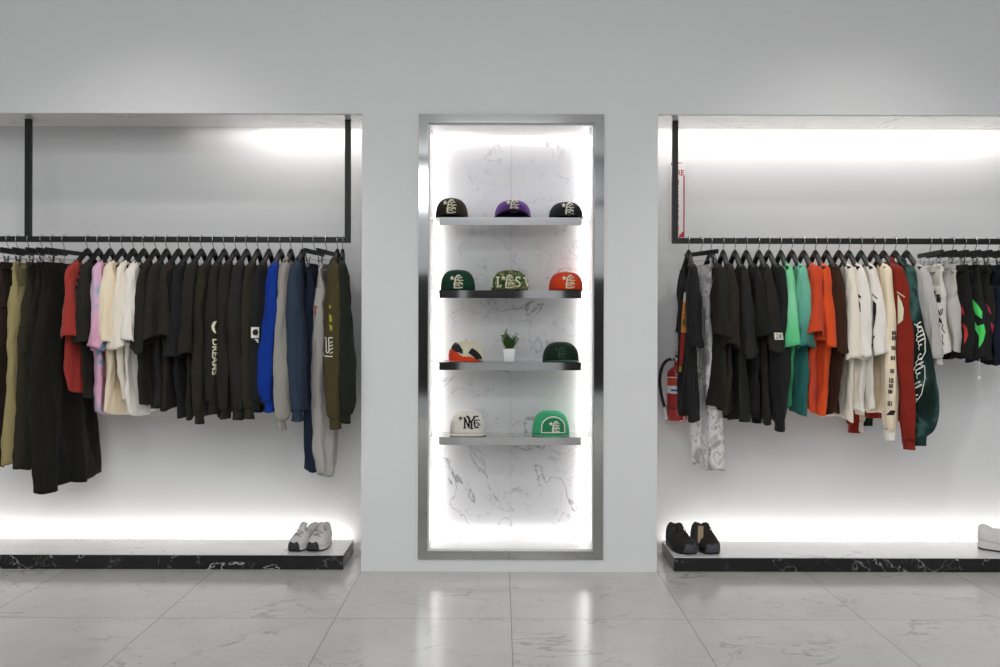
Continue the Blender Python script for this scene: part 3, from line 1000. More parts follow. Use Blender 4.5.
# black graphics on the white t-shirts
decal('print', [[(855.2, 291.8), (857, 292.6), (861.6, 297), (861, 298.6), (857.6, 295.6), (855.2, 295)], [(855.6, 300), (857.6, 300), (857.4, 315), (856, 315)],
                [(858, 299), (860.6, 304), (861, 312), (859.8, 313), (859.6, 306)], [(856.6, 333), (860.8, 325), (861, 334), (857, 337.5)]], M['print_black'], GK['w848'])
decal('print', stroke([(872.2, 294), (877.4, 299)], .9) + [[(873, 300), (876.6, 304), (876.4, 312), (875, 325), (873.8, 330), (874, 312)]] + stroke([(874.6, 336), (872.6, 341)], 1.2) + [[(871, 345), (874, 341), (872.6, 349), (870.6, 351)]], M['print_black'], GK['w860'])
# block text down the cream sleeve
bars = [(891.6, 331, 4), (891.6, 336, 4.4), (891.2, 346, 4), (890.8, 356, 4.2), (890.2, 369, 4), (889.4, 378, 5), (889, 384, 4), (888.6, 389.6, 4), (888, 401, 5)]
pol = []
for (x, y, hgt) in bars:
    for q in range(3):
        pol.append([(x + q * 1.35, y), (x + q * 1.35 + .95, y), (x + q * 1.35 + .95, y + hgt), (x + q * 1.35, y + hgt)])
pol += [[(886.4, 415), (891, 410), (890.6, 412.6), (895, 410.6), (893.4, 415)]]
decal('print', pol, M['print_black'], GK['bars'])
# rust hoodie print
decal('print', stroke([(897.4, 292), (900.8, 294.5), (904.4, 297.2)], .8) + [[(898, 294), (901.4, 301), (903.6, 309), (903, 320), (898.4, 324.6), (899.8, 318), (901.2, 309)]], M['print_cream'], GK['rust'])
# script down the green sleeve: looped handwriting
rnd = random.Random(4)
spine = [(917.5, 322), (919.6, 340), (918.4, 360), (917.2, 380), (914.6, 398), (912.0, 414)]
kx = np.linspace(0, 1, 6)
N_ = 260
tt = np.linspace(0, 1, N_)
sxs = np.interp(tt, kx, [p[0] for p in spine]); sys_ = np.interp(tt, kx, [p[1] for p in spine])
amps = [rnd.choice([1.3, 1.6, 2.0, 3.9, 5.0]) for _ in range(40)]
gaps = {6, 12, 15}
P, runs = [], []
for q in range(N_):
    cyc = tt[q] * 21
    ci = int(cyc)
    if ci in gaps:
        if len(P) > 1:
            runs.append(P)
        P = []
        continue
    f = cyc - ci
    am = amps[ci] * (1 - f) + amps[ci + 1] * f
    a = cyc * 2 * PI
    P.append((sxs[q] + am * math.sin(a) + .9, sys_[q] + 1.5 * math.cos(a) - .55 * am * math.sin(a)))
runs.append(P)
pol = []
for P in runs:
    pol += stroke(P, .6)
decal('print', pol + stroke([(914.5, 324), (921.5, 328), (924.6, 338), (925, 352), (921, 360)], .8) + stroke([(919, 364), (924.5, 366), (925, 378), (921.5, 394), (915, 404)], .7), mat('script_white', '#f4f1e8', rough=.7), GK['dyed'], label='white handwritten script', cell=1.6)
# shorts prints
decal('print', [[(932, 291), (936, 291), (936.4, 302), (933, 301)]], M['print_black'], GK['ws'])
decal('print', [[(936.8, 294), (940.6, 295), (940.8, 303), (937, 302)]], M['print_black'], GK['ws'])
pol = []
for q in range(34):
    x = 934 + rnd.uniform(0, 8.5); y = 308 + rnd.uniform(0, 34)
    a = rnd.uniform(-.6, .9)
    pol += stroke([(x, y), (x + math.sin(a) * 4, y + math.cos(a) * 5)], .8)
decal('print', pol, M['print_black'], GK['ws'])
decal('print', [[(957, 292), (959.4, 303), (957.8, 306), (956, 300)], [(959.6, 302), (963.4, 308), (965.2, 316), (962, 313), (959.8, 307)], [(957, 309), (960, 318), (963, 327), (960, 326), (957.6, 318)],
                [(963.6, 322.5), (967.4, 329), (968, 336), (964.2, 345), (964.6, 333)]], M['print_redflame'], GK['s1'])
decal('print', [[(973, 299), (978, 305), (982, 312), (982, 319), (976, 314), (973.6, 308)], [(974, 319), (977.6, 326), (980.4, 331), (983.6, 324), (985.2, 332), (983, 341), (979, 348.5), (979.4, 336), (975.4, 329)]], M['print_greenflame'], GK['s2'])
decal('print', [[(986.4, 303.5), (989.4, 308), (991.2, 315), (988.6, 312)], [(990, 322), (994.4, 326), (996, 336), (993.6, 343), (992, 333)]], M['print_pink'], GK['s3'])

# hanging price tag
t = thing('price_tag', (PX(979.5, 5.47), 5.47, PZ(376, 5.47)), 'small price tag dangling on a thread below the black shorts', 'tag')
wire('thread', [(0, 0, .008), (.001, 0, .05), (0, .0, .105)], .0012, M['white'], t, n=6)
boxobj('ticket', -.007, .007, -.001, .001, -.012, .009, M['white'], t, bevel=.0004)

# ------------------------------------------------------------------ caps
EMB = []


def cap(px0, px1, pytop, pybase, zs, crown, brim, label, button=None, curve=.02, brimlen=.065, yaw=0., squash=2.5, under=None, Yc=5.70, trucker=None, tilt=0.):
    W = (px1 - px0) * (Yc - .05) / F
    hgt = max(.085, (pybase - pytop) * (Yc) / F)
    X = PX((px0 + px1) / 2, Yc - .05)
    c = thing('cap', (X, Yc, zs + .0005), label, 'cap', 'caps on the niche shelves', yaw)
    c.rotation_euler.x = tilt
    a, b = W / 2, W * .56
    n, rows = 48, 22
    verts = []
    for r in range(rows):
        u = r / (rows - 1)
        ph = u * PI / 2
        z = hgt * 1.06 * math.sin(ph) ** (.74)
        rad = math.cos(ph) ** (1.7 / squash)
        rad = max(rad, .02)

        for i in range(n):
            th = 2 * PI * i / n
            x = a * rad * math.cos(th) * (1 - .06 * u)
            y = b * rad * math.sin(th)
            if y < 0:      # upright front panels
                y *= 1 + .10 * math.sin(ph * 1.6)
            groove = 1 - .012 * math.exp(-((((th * 6 / (2 * PI)) + .5) % 1 - .5) / .035) ** 2)
            lift = curve * max(0, -math.sin(th)) ** 1.5 * (1 - u) ** 2
            verts.append((x * groove, y * groove, .001 + z + lift))
    cr = link('crown', verts, grid_faces(rows, n, cap1=True), crown, c)
    md = cr.modifiers.new('cloth thickness', 'SOLIDIFY'); md.thickness = .0025
    # brim: from the front arc forward
    bv = []
    nu, nv = 29, 8
    for layer in (0, 1):
        for i in range(nu):
            th = PI + PI * (.03 + .94 * i / (nu - 1))
            bx, by = a * .99 * math.cos(th), b * .98 * math.sin(th)
            f = math.sin(PI * (.03 + .94 * i / (nu - 1))) ** .55
            for j in range(nv):
                v = j / (nv - 1)
                x = bx * (1 + .0 * v)
                y = by - brimlen * f * v
                z = .003 + curve * (1 - (x / a) ** 2) * (1 - (.35 if curve < .025 else .0) * v) + (0 if layer else .003)
                bv.append((x, y, z))
    L = nu * nv
    bf = []
    for i in range(nu - 1):
        for j in range(nv - 1):
            q = (i * nv + j, (i + 1) * nv + j, (i + 1) * nv + j + 1, i * nv + j + 1)
            bf.append(q); bf.append(tuple(L + k for k in q[::-1]))
    for i in range(nu - 1):
        bf.append((i * nv + nv - 1, (i + 1) * nv + nv - 1, L + (i + 1) * nv + nv - 1, L + i * nv + nv - 1))
    br = link('brim', bv, bf, brim, c)
    if under:
        br.data.materials.append(under)
        for p in br.data.polygons:
            if max(p.vertices) >= L and min(p.vertices) >= L:
                p.material_index = 1
    if button:
        lathe('button', [(.001, hgt * 1.06 + .006), (.006, hgt * 1.06 + .005), (.008, hgt * 1.06 + .001), (.007, hgt * 1.06 - .002)][::-1], button, c, n=14)
    bpy.context.view_layer.update()
    return c, cr, br


def figure_logo(cx, cy, s):
    """star beside a flaming figure, as embroidered on the crowns; s = height in px"""
    k = s / 13.
    Q = lambda pts: [(cx + x * k, cy + y * k) for x, y in pts]
    P = []
    P.append(Q([(-3.3, 6.5), (-3.5, 1.4), (-2.0, .4), (-1.4, 1.6), (-1.7, 5.2)]))
    P.append(Q([(-3.3, 6.6), (-3.0, 5.2), (1.2, 5.6), (5.8, 4.7), (5.0, 6.1), (1.4, 6.8)]))
    P += stroke(Q([(-2.2, .8), (-1.9, -2.6), (-.9, -4.9), (.8, -6.2), (2.6, -6.0)]), 1.3 * k)
    P += stroke(Q([(2.4, -6.0), (3.2, -4.8), (4.8, -3.8)]), .8 * k)
    P += stroke(Q([(.2, -4.4), (1.4, -3.4), (3.0, -3.6)]), .8 * k)
    P += stroke(Q([(-1.8, -1.0), (.4, -2.2), (2.0, -.8), (3.8, -1.6), (5.8, -1.2)]), .9 * k)
    P += stroke(Q([(1.0, -2.4), (2.8, .6), (5.4, 1.6)]), .8 * k)
    P += stroke(Q([(-1.6, 1.4), (.6, .6), (1.6, 2.2), (3.2, 1.6), (5.2, 3.0)]), .9 * k)
    P += stroke(Q([(-.6, 2.2), (-.2, 4.0), (1.4, 3.0), (2.6, 4.8)]), .8 * k)
    return P


cf = {
    'blackbrown': fabric('cap_black_brown', '#2b241d', '#3a3026', fold=.1), 'purple': fabric('cap_purple', '#59387c', '#683f8c', fold=.1),
    'black': fabric('cap_black', '#1e2022', '#2b2d2f', fold=.1), 'green': fabric('cap_forest', '#123a2c', '#1a4737', fold=.1),
    'camo': fabric('cap_camouflage', '#4b5a36', mode='capcamo', fold=.1, colors=[(0, '#2f3d28'), (.42, '#4d6a3f'), (.50, '#5d7a4a'), (.56, '#b39763'), (.62, '#33281b'), (.68, '#476339')]),
    'orange': fabric('cap_orange', '#cf3d17', '#dc4a20', fold=.1), 'velvet': fabric('cap_dark_velvet', '#13241c', '#1c3327', fold=.25),
    'white': fabric('cap_white', '#d9d4ca', '#e3dfd6', fold=.1), 'kelly': fabric('cap_kelly', '#2f9c68', '#3fae79', fold=.1),
    'gold': mat('gold_button', '#b08a35', rough=.5), 'cream': fabric('cap_cream', '#cfc9ae', '#dad5bd', fold=.1),
    'dkgreen': fabric('cap_brim_green', '#2d5f49', '#366b53', fold=.1), 'darkunder': mat('cap_under', '#161312', rough=.8),
}
z1, z2, z3, z4 = shelf_z
c1 = cap(434.5, 467.5, 197.6, 217, z1, cf['blackbrown'], cf['blackbrown'], 'black brown cap with cream star and figure logo, top shelf left', button=cf['blackbrown'], curve=.016, yaw=-.08, under=cf['darkunder'])
decal('logo', figure_logo(450.2, 206.6, 13), M['print_cream'], [c1[1]])
decal('star', fan(star(450.2 - .37 * 13, 206.6 - .28 * 13, .2 * 13)), M['print_cream'], [c1[1]])
c2 = cap(494, 531, 199.5, 217, z1, cf['purple'], cf['black'], 'purple cap with dark brim and cream star and figure logo', button=cf['purple'], curve=.038, under=cf['darkunder'])
decal('logo', figure_logo(513.2, 206.2, 12.5), M['print_cream'], [c2[1]])
decal('star', fan(star(513.2 - .37 * 12.5, 206.2 - .28 * 12.5, .2 * 12.5)), M['print_cream'], [c2[1]])
c3 = cap(549, 583, 201, 217, z1, cf['black'], cf['black'], 'black cap with white star and figure logo, top shelf right', curve=.012, yaw=.1)
decal('logo', figure_logo(568.4, 209, 12), M['print_white'], [c3[1]])
decal('star', fan(star(568.4 - .37 * 12, 209 - .28 * 12, .2 * 12)), M['print_white'], [c3[1]])
c4 = cap(440, 475, 270.6, 290, z2, cf['green'], cf['green'], 'forest green cap with gold button and cream star and figure logo', button=cf['gold'], curve=.004, squash=2.9)
decal('logo', figure_logo(457.2, 281.8, 13), M['print_cream'], [c4[1]])
decal('star', fan(star(457.2 - .37 * 13, 281.8 - .28 * 13, .2 * 13)), M['print_cream'], [c4[1]])
c5 = cap(491, 528.5, 270.8, 290, z2, cf['camo'], cf['camo'], 'camouflage cap with cream L and S letters beside the logo', button=cf['cream'], curve=.004, squash=2.9)
decal('logo', figure_logo(508.6, 281.6, 12.5), M['print_cream'], [c5[1]])
decal('star', fan(star(508.6 - .37 * 12.5, 281.6 - .28 * 12.5, .2 * 12.5)), M['print_cream'], [c5[1]])
slab = lambda x, y, w, h: [(x, y), (x + w, y), (x + w, y + h), (x, y + h)]
decal('letter', [slab(497.6, 277, 1.6, 10), slab(496.6, 276.8, 3.6, 1.3), slab(496.6, 286, 5.4, 1.4), slab(500.8, 284.4, 1.2, 2)], M['print_cream'], [c5[1]])
decal('letter', stroke([(519.8, 278.6), (518.2, 277.2), (516.0, 277.8), (515.8, 280.2), (519, 282.6), (519.6, 285.2), (518, 286.6), (515.8, 286)], 1.6), M['print_cream'], [c5[1]])
decal('letter', [slab(492.2, 278, 1.2, 9), slab(491.6, 286, 2.6, 1.3)], M['print_cream'], [c5[1]])
decal('letter', [slab(522.6, 277.4, 2.4, 1.4)] + stroke([(524.6, 277.5), (527, 286.5)], 1.5), M['print_cream'], [c5[1]])
c6 = cap(549, 583.5, 272.4, 290, z2, cf['orange'], cf['orange'], 'bright orange cap with cream star and figure logo', button=cf['orange'], curve=.004, squash=2.9)
decal('logo', figure_logo(569, 281.8, 12.6), M['print_cream'], [c6[1]])
decal('star', fan(star(569 - .37 * 12.6, 281.8 - .28 * 12.6, .2 * 12.6)), M['print_cream'], [c6[1]])
c7 = cap(449, 483, 342.2, 361.6, z3, cf['cream'], cf['orange'], 'cream, black and orange cap turned sideways, left of the potted plant', button=cf['orange'], curve=.004, yaw=-.55, brimlen=.05, squash=2.2)
decal('print', [[(446, 350), (452, 349.4), (458, 353), (462, 356.4), (470, 356.6), (476, 358.6), (484, 362.6), (446, 362.6)]], M['ext_red'] and cf['orange'], [c7[1]], off=.003, cell=1.)
decal('print', [[(452, 349), (453, 344.6), (455.2, 342.6), (459.4, 345), (462.6, 350), (463, 354), (459, 352.6), (456, 352)], [(468, 353), (473, 352), (470.4, 349.4), (472, 348.4), (475.6, 350.6), (480, 355), (481.8, 358.8), (476, 359.4), (472.4, 356)]], M['print_black'], [c7[1]], off=.005)
c8 = cap(543, 579.5, 343.4, 362, z3, cf['velvet'], cf['dkgreen'], 'dark green velvety cap with a lighter green brim, right of the plant', curve=.010, squash=2.3, yaw=.12)
decal('logo', figure_logo(561, 352.6, 11), mat('tonal_green', '#1c4030', rough=.7), [c8[1]])
decal('star', fan(star(561 - .37 * 11, 352.6 - .28 * 11, .2 * 11)), mat('tonal_green', '#1c4030', rough=.7), [c8[1]])
c9 = cap(449, 486, 413.6, 436.6, z4, cf['white'], cf['white'], 'white trucker cap with black star and interlocked letters', curve=.014, squash=2.6, yaw=.06)
NYl = stroke([(464.8, 428), (464.9, 418.2), (469.0, 427.6), (469.3, 417.6)], 1.5) + stroke([(467.4, 416.6), (471.0, 422.6), (474.4, 417.0)], 1.5) + stroke([(471.2, 421.6), (471.4, 428.2)], 1.7) \
    + stroke([(463.6, 428), (466.2, 428)], 1.0) + stroke([(463.8, 418), (465.6, 418)], 1.0) + stroke([(469.8, 428.4), (473.2, 428.4)], 1.0) + stroke([(466.2, 416.6), (468.6, 416.6)], .9) + stroke([(473.2, 417), (478, 416.6)], 1.1) \
    + stroke([(474.6, 420), (473.8, 424), (475.2, 427.4), (478.4, 427.4)], 1.3) + stroke([(475, 420.4), (479.2, 420.2)], .9) + stroke([(474.4, 423.6), (477, 422.6), (479.6, 424.6), (477.2, 425.6)], .9)
decal('logo', NYl, M['print_black'], [c9[1]], off=.004)
decal('star', fan(star(460.9, 418.6, 2.4)), M['print_black'], [c9[1]], off=.004)
decal('logo', NYl, M['print_black'], [c9[1]], off=.004)
c10 = cap(532.5, 570.5, 414.4, 437, z4, cf['kelly'], cf['kelly'], 'green trucker cap with a pale arch outline around the logo', curve=.008, squash=3.0, yaw=-.06, brimlen=.055)
arc = [(542.0, 432.6), (542.3, 427)] + [(553.2 + 10.9 * math.cos(PI * (1 - k / 14)), 426.6 - 9.2 * math.sin(PI * k / 14)) for k in range(15)] + [(564, 427), (564.2, 432.6), (542, 432.6)]
decal('patch', fan(arc[:-1]), mat('green_patch', '#157a4f', rough=.8), [c10[1]], off=.003)
decal('emblem', stroke(arc, 1.1), M['print_white'], [c10[1]], off=.005)
decal('logo', figure_logo(554.8, 426.8, 10.5), M['print_white'], [c10[1]], off=.006)
decal('star', fan(star(554.8 - .37 * 10.5, 426.8 - .28 * 10.5, .2 * 10.5)), M['print_white'], [c10[1]], off=.006)



# ------------------------------------------------------------------ potted plant
pl = thing('potted_plant', (PX(509.2, 5.66), 5.66, z3 + .0005), 'small green plant in a square white pot on the third shelf', 'plant')
bm = bmesh.new()
vs = box(bm, -.036, .036, -.036, .036, 0, .078)
for v in vs:
    if v.co.z < .01:
        v.co.x *= .78; v.co.y *= .78
pt = bmlink('pot', bm, M['white'], pl, bevel=.002)
boxobj('soil', -.031, .031, -.031, .031, .0785, .081, mat('soil', '#3a2a1e', rough=1), pl)
rnd = random.Random(11)
lv, lf, st = [], [], []
for q in range(44):
    a = rnd.uniform(0, 2 * PI); lean = rnd.uniform(.0, 1.1); L = rnd.uniform(.045, .115) * (1 - .42 * lean)
    base = Vector((rnd.uniform(-.022, .022), rnd.uniform(-.022, .022), .08))
    dirv = Vector((math.cos(a) * lean, math.sin(a) * lean, 1)).normalized()
    st.append((base, base + dirv * L))
    for k in range(12):
        f = .15 + .85 * k / 11
        p = base + dirv * L * f
        b = a + k * 2.4
        out = (Vector((math.cos(b), math.sin(b), .45))).normalized()
        sd = out.cross(Vector((0, 0, 1))).normalized()
        ll, ww = rnd.uniform(.018, .027), rnd.uniform(.005, .008)
        up = sd.cross(out).normalized()
        i0 = len(lv)
        lv += [p, p + out * ll * .5 + sd * ww + up * .001, p + out * ll, p + out * ll * .5 - sd * ww + up * .001, p + out * ll * .5 - up * .002]
        lf += [(i0, i0 + 1, i0 + 4), (i0 + 1, i0 + 2, i0 + 4), (i0 + 2, i0 + 3, i0 + 4), (i0 + 3, i0, i0 + 4)]
leafm = mat('leaf_green', '#517f38', rough=.5, var=.55, vscale=60)
link('foliage', lv, lf, leafm, pl)
bm = bmesh.new()
sv, sf = [], []
for a_, b_ in st:
    i0 = len(sv)
    for p in (a_, b_):
        for k in range(5):
            sv.append(p + Vector((math.cos(k * 1.257), math.sin(k * 1.257), 0)) * .0013)
    sf += [(i0 + k, i0 + (k + 1) % 5, i0 + 5 + (k + 1) % 5, i0 + 5 + k) for k in range(5)]
link('stems', sv, sf, mat('stem_green', '#55602f', rough=.7), pl)
bm.free()


# ------------------------------------------------------------------ sneakers
def shoe(X, Yt, zt, yaw, upper, sole, tread, lace, toe, label, L=.30, W=.108, group='sneakers on the plinths', inner=None, scale=1., side=1, chunk=0.):
    s = thing('sneaker', (X, Yt, zt + .0005), label, 'sneaker', group, yaw)
    s.scale = (scale,) * 3
    # local frame: toe towards -Y at y=0, heel at y=L
    def hw(u):      # half width, u=0 toe .. 1 heel
        return W / 2 * float(smooth_interp(u, [0, .04, .12, .28, .5, .7, .88, .97, 1], [.16, .50, .80, 1.0, .90, .74, .70, .52, .25]))
    def cxo(u):
        return side * .010 * math.sin(u * PI * 1.1) - side * .004
    us = [0, .015, .04, .08, .12, .18, .25, .32, .4, .48, .56, .64, .72, .8, .88, .93, .97, .99, 1]
    def slab(name, z0f, z1f, grow, m, parent):
        verts = []
        n = 2 * len(us)
        outline = [(cxo(u) + hw(u) * grow, u * L) for u in us] + [(cxo(u) - hw(u) * grow, u * L) for u in us[::-1]]
        for fz, sc in ((z0f, .94), (z0f, 1.0), (z1f, 1.0), (z1f, .90)):
            for (x, y) in outline:
                u = y / L
                extra = .001 if fz is z0f else 0
                verts.append((cxo(u) + (x - cxo(u)) * sc, y, fz(u) + (extra if sc == 1.0 else 0)))
        return link(name, verts, grid_faces(4, n, cap0=True, cap1=True), m, parent, smooth=False)
    rock = lambda u: .012 * max(0, (.18 - u) / .18) ** 2 + .004 * max(0, (u - .9) / .1)
    zo0 = lambda u: rock(u)
    zo1 = lambda u: rock(u) + .008
    zm1 = lambda u: rock(u) * .6 + .026 + chunk * (1 + .25 * math.sin(u * 30)) + .016 * max(0, u - .3) + .004 * math.sin(u * 9)
    slab('outsole', zo0, zo1, 1.02, tread, s)
    slab('midsole', lambda u: zo1(u) + .0003, zm1, 1.05, sole, s)
    def hh(u):
        return float(smooth_interp(u, [0, .05, .15, .3, .42, .55, .7, .85, .96, 1], [.006, .026, .040, .056, .078, .086, .070, .072, .080, .058]))
    verts = []
    nk = 25
    uu = [0.008, .02, .04, .07, .11, .16, .21, .26, .31, .36, .40, .44, .48, .52, .56, .6, .66, .72, .78, .84, .9, .94, .97, .99]
    for u in uu:
        openf = float(np.clip((u - .42) / .10, 0, 1)) * float(np.clip((1.0 - u) / .05, 0, 1))
        gap = .50 * openf
        for k in range(nk):
            a = k / (nk - 1)
            # angle from outer side over the top to the inner side, with a gap at the ankle opening
            half = PI / 2 - gap * .9
            if k < nk // 2 + 1:
                ph = half * (k / (nk // 2))
                ph = ph
                x = math.cos(ph); z = math.sin(ph)
            else:
                ph = half * ((nk - 1 - k) / (nk // 2))
                x = -math.cos(ph); z = math.sin(ph)
            x = math.copysign(abs(x) ** .82, x)
            z = z ** .80 if z > 0 else 0
            verts.append((cxo(u) + hw(u) * .96 * x, u * L, zm1(u) - .002 + hh(u) * z))
    up = link('upper', verts, grid_faces(len(uu), nk, closed=False, cap0=True), upper, s)
    md = up.modifiers.new('thickness', 'SOLIDIFY'); md.thickness = .004
    # heel counter
    hv = []
    for r in range(8):
        zz = .02 + .095 * r / 7
        for k in range(13):
            a = PI * k / 12
            zq = .02 + (.078 + .022 * math.sin(a) ** 2) * r / 7
            hv.append((cxo(.97) + (.034 - .006 * r / 7) * math.cos(a), L * .87 + (.036 + .005 * (r / 7) ** 2) * math.sin(a), zq))
    hc = link('heel_counter', hv, grid_faces(8, 13, closed=False), upper, s)
    md = hc.modifiers.new('thickness', 'SOLIDIFY'); md.thickness = .006; md.offset = -1
    # insole
    bm = bmesh.new()
    vs = []
    for k in range(20):
        a = 2 * PI * k / 20
        vs.append(bm.verts.new((cxo(.7) + .030 * math.cos(a), L * .70 + .068 * math.sin(a), .062)))
    bm.faces.new(vs)
    r = bmesh.ops.extrude_face_region(bm, geom=bm.faces[:])
    for v in r['geom']:
        if isinstance(v, bmesh.types.BMVert):
            v.co.z -= .02
    bmlink('insole', bm, inner or mat('insole_grey', '#5a5a58', rough=.9), s)
    # tongue
    tv = []
    for r in range(12):
        v = r / 11
        y = L * (.30 + .24 * v); z = zm1(.4) + hh(.30 + .24 * v) - .0 + .004 + .030 * v ** 2
        for k in range(9):
            w = (k / 8 - .5) * 2
            tv.append((cxo(.4) + .024 * w * (.8 + .2 * v), y + .004 * w * w, z - .010 * w * w))
    tg = link('tongue', tv, grid_faces(12, 9, closed=False), upper, s)
    md = tg.modifiers.new('thickness', 'SOLIDIFY'); md.thickness = .007
    # laces
    for q in range(5):
        u = .25 + .058 * q
        z = zm1(u) + hh(u) + .003
        pts = []
        for k in range(9):
            w = (k / 8 - .5) * 2
            pts.append((cxo(u) + .026 * w, u * L + .008 * w * (1 if q % 2 else -1), z + .004 - .013 * w * w))
        wire('lace', pts, .0028, lace, s, n=6)
    for sg in (-1, 1):
        pts = [(cxo(.5) + sg * .004, L * .50, zm1(.5) + hh(.5) + .008), (cxo(.5) + sg * .018, L * .48, zm1(.5) + hh(.5) + .016), (cxo(.5) + sg * .030, L * .46, zm1(.5) + hh(.5) + .002), (cxo(.5) + sg * .034, L * .45, zm1(.5) + hh(.5) - .018)]
        wire('lace', pts, .0024, lace, s, n=6)
    # toe guard
    def upt(u, ph, off):
        x = math.cos(ph); z = math.sin(ph)
        x = math.copysign(abs(x) ** .82, x); z = max(0, z) ** .80
        return Vector((cxo(u) + (hw(u) * .96 + off) * x, u * L - off * (1 if u < .08 else .3), zm1(u) - .002 + (hh(u) + off) * z))
    tvv = []
    nr_, nc_ = 12, 25
    tgl = .06
    for r in range(nr_):
        for k in range(nc_):
            be = (k / (nc_ - 1) - .5) * 2
            uo = .004 + tgl * abs(be) ** 1.6
            if r < 3:
                q = r / 3
                tvv.append((cxo(uo) + (math.copysign(hw(uo) * 1.07 + .001, be) if abs(be) > 1e-6 else 0), uo * L - .006, rock(uo) + .004 + (zm1(uo) - rock(uo) - .004) * q))
            else:
                v = (r - 3) / (nr_ - 4) * .5
                x_o = math.copysign(hw(uo) * 1.0, be) if abs(be) > 1e-6 else 0
                xx, yy = x_o * (1 - v), (uo + (tgl * .95 - uo) * v) * L
                u2 = yy / L
                c_ = min(1, abs(xx) / (hw(u2) * .99)) ** (1 / .82)
                zz = zm1(u2) - .002 + hh(u2) * max(0, 1 - c_ * c_) ** .4
                tvv.append((cxo(u2) + xx * 1.03, yy - .006 * (1 - v), zz + .0055))
    tgd = link('toe_guard', tvv, grid_faces(nr_, nc_, closed=False), toe, s)
    md = tgd.modifiers.new('thickness', 'SOLIDIFY'); md.thickness = .002
    # side stripes and eyestays
    bpy.context.view_layer.update()
    return s


greyup = mat('grey_mesh_upper', '#d4d2cf', rough=.85, var=.08, vscale=40, bump=.3, bscale=220)
blkup = mat('black_mesh_upper', '#1a1816', rough=.8, var=.25, vscale=40, bump=.3, bscale=220)
whtup = mat('white_leather_upper', '#d8d5d1', rough=.6, var=.05, vscale=20, bump=.1, bscale=120)
dks = mat('dark_grey_rubber', '#20252a', rough=.6)
sils = mat('silver_midsole', '#dddcd9', rough=.5)
blks = mat('black_midsole', '#121212', rough=.5)
gs = mat('slate_toe', '#3a3d44', rough=.6)
shoe(PX(293.5, 5.60), 5.585, ZPL, math.radians(-15), greyup, sils, dks, mat('grey_lace', '#8d8b88', rough=.8), dks, 'left of the two grey running shoes with dark toes', group='grey running shoes', side=-1, W=.112)
shoe(PX(313.5, 5.60), 5.585, ZPL, math.radians(-7), greyup, sils, dks, mat('grey_lace_b', '#8d8b88', rough=.8), dks, 'right of the two grey running shoes, beside the plinth end', group='grey running shoes', side=1, W=.112)
lc = mat('black_lace', '#26211f', rough=.8)
shoe(PX(691.5, 5.575), 5.555, ZPR, math.radians(13), blkup, blks, blks, lc, gs, 'left of the two black running shoes, nearest the plinth corner', group='black running shoes', side=-1, W=.116, scale=1.07)
shoe(PX(713.5, 5.575), 5.56, ZPR, math.radians(6), blkup, blks, blks, lc, gs, 'right of the two black running shoes with a cardboard tag', group='black running shoes', side=1, W=.116, scale=1.07)
tg = boxobj('shoe_tag', -.016, .016, -.001, .001, -.05, .05, mat('cardboard', '#a08d70', rough=.9), None, bevel=.0005)
tg.location = (PX(701, 5.66), 5.655, ZPR + .10); tg.rotation_euler = (math.radians(-14), math.radians(4), 0)
tag(tg, 'tan cardboard tag tucked between the two black running shoes', 'tag')
shoe(PX(1040, 5.55), 5.535, ZPR, math.radians(47), whtup, whtup, dks, mat('white_lace', '#c9c6c2', rough=.7), whtup, 'white chunky sneaker half cut by the right photo edge', group='white sneakers', chunk=.013, side=1, W=.115, scale=1.12)
shoe(PX(1062, 5.60), 5.60, ZPR, math.radians(44), whtup, whtup, dks, mat('brown_lace', '#8a6a3a', rough=.7), whtup, 'second white sneaker behind the first at the right photo edge', group='white sneakers', chunk=.013, side=-1, W=.112)

# ------------------------------------------------------------------ fire extinguisher and its sign
YE = 5.9
ex = thing('fire_extinguisher', (PX(677, YE), YE, PZ(420, YE)), 'red fire extinguisher with black hose, partly behind the first black t-shirt', 'fire extinguisher')
RB = .062
hb = PZ(365, YE) - PZ(420, YE)
prof = [(RB * .9, 0), (RB, .008)] + [(RB, hb * q) for q in (.3, .6, .8)] + [(RB * math.cos(t_) + .0, hb * .82 + .055 * math.sin(t_)) for t_ in np.linspace(.1, 1.25, 8)] + [(.016, hb), (.016, hb + .02)]
lathe('tank', prof, M['ext_red'], ex, n=40)
lathe('valve', [(.015, hb + .0205), (.02, hb + .024), (.02, hb + .05), (.012, hb + .055)], M['chrome'], ex, n=20)
boxobj('handle', -.012, .012, -.10, .01, hb + .056, hb + .066, M['rubber'], ex, bevel=.002)
boxobj('lever', -.010, .010, -.095, .012, hb + .078, hb + .086, M['ext_red'], ex, bevel=.002)
lathe('hose_fitting', [(.008, hb + .03), (.011, hb + .031), (.011, hb + .045), (.008, hb + .046)], M['chrome'], ex, n=12, center=(-.03, -.01))
hp = [(-.03, -.01, hb + .037), (-.055, -.012, hb + .036), (-.085, -.014, hb + .010), (-.103, -.015, hb - .04), (-.108, -.015, hb - .10), (-.100, -.015, hb - .17), (-.085, -.015, hb - .235), (-.078, -.015, hb - .255)]
hp2 = []
for q in range(40):
    t_ = q / 39 * (len(hp) - 1)
    hp2.append(tuple(float(smooth_interp(t_, list(range(len(hp))), [p[c] for p in hp])) for c in range(3)))
wire('hose', hp2, .0095, M['rubber'], ex, n=10)
wire('nozzle', [(-.078, -.015, hb - .252), (-.072, -.015, hb - .30), (-.066, -.015, hb - .33)], [.008, .010, .013], M['white'], ex, n=12)
# wrap-around label, and the strap that holds the hose
def band(name, r, z0, z1, a0, a1, m, parent):
    v = []
    for z in (z0, (z0 + z1) / 2, z1):
        for k in range(17):
            a = a0 + (a1 - a0) * k / 16
            v.append((r * math.cos(a), r * math.sin(a), z))
    return link(name, v, grid_faces(3, 17, closed=False), m, parent)


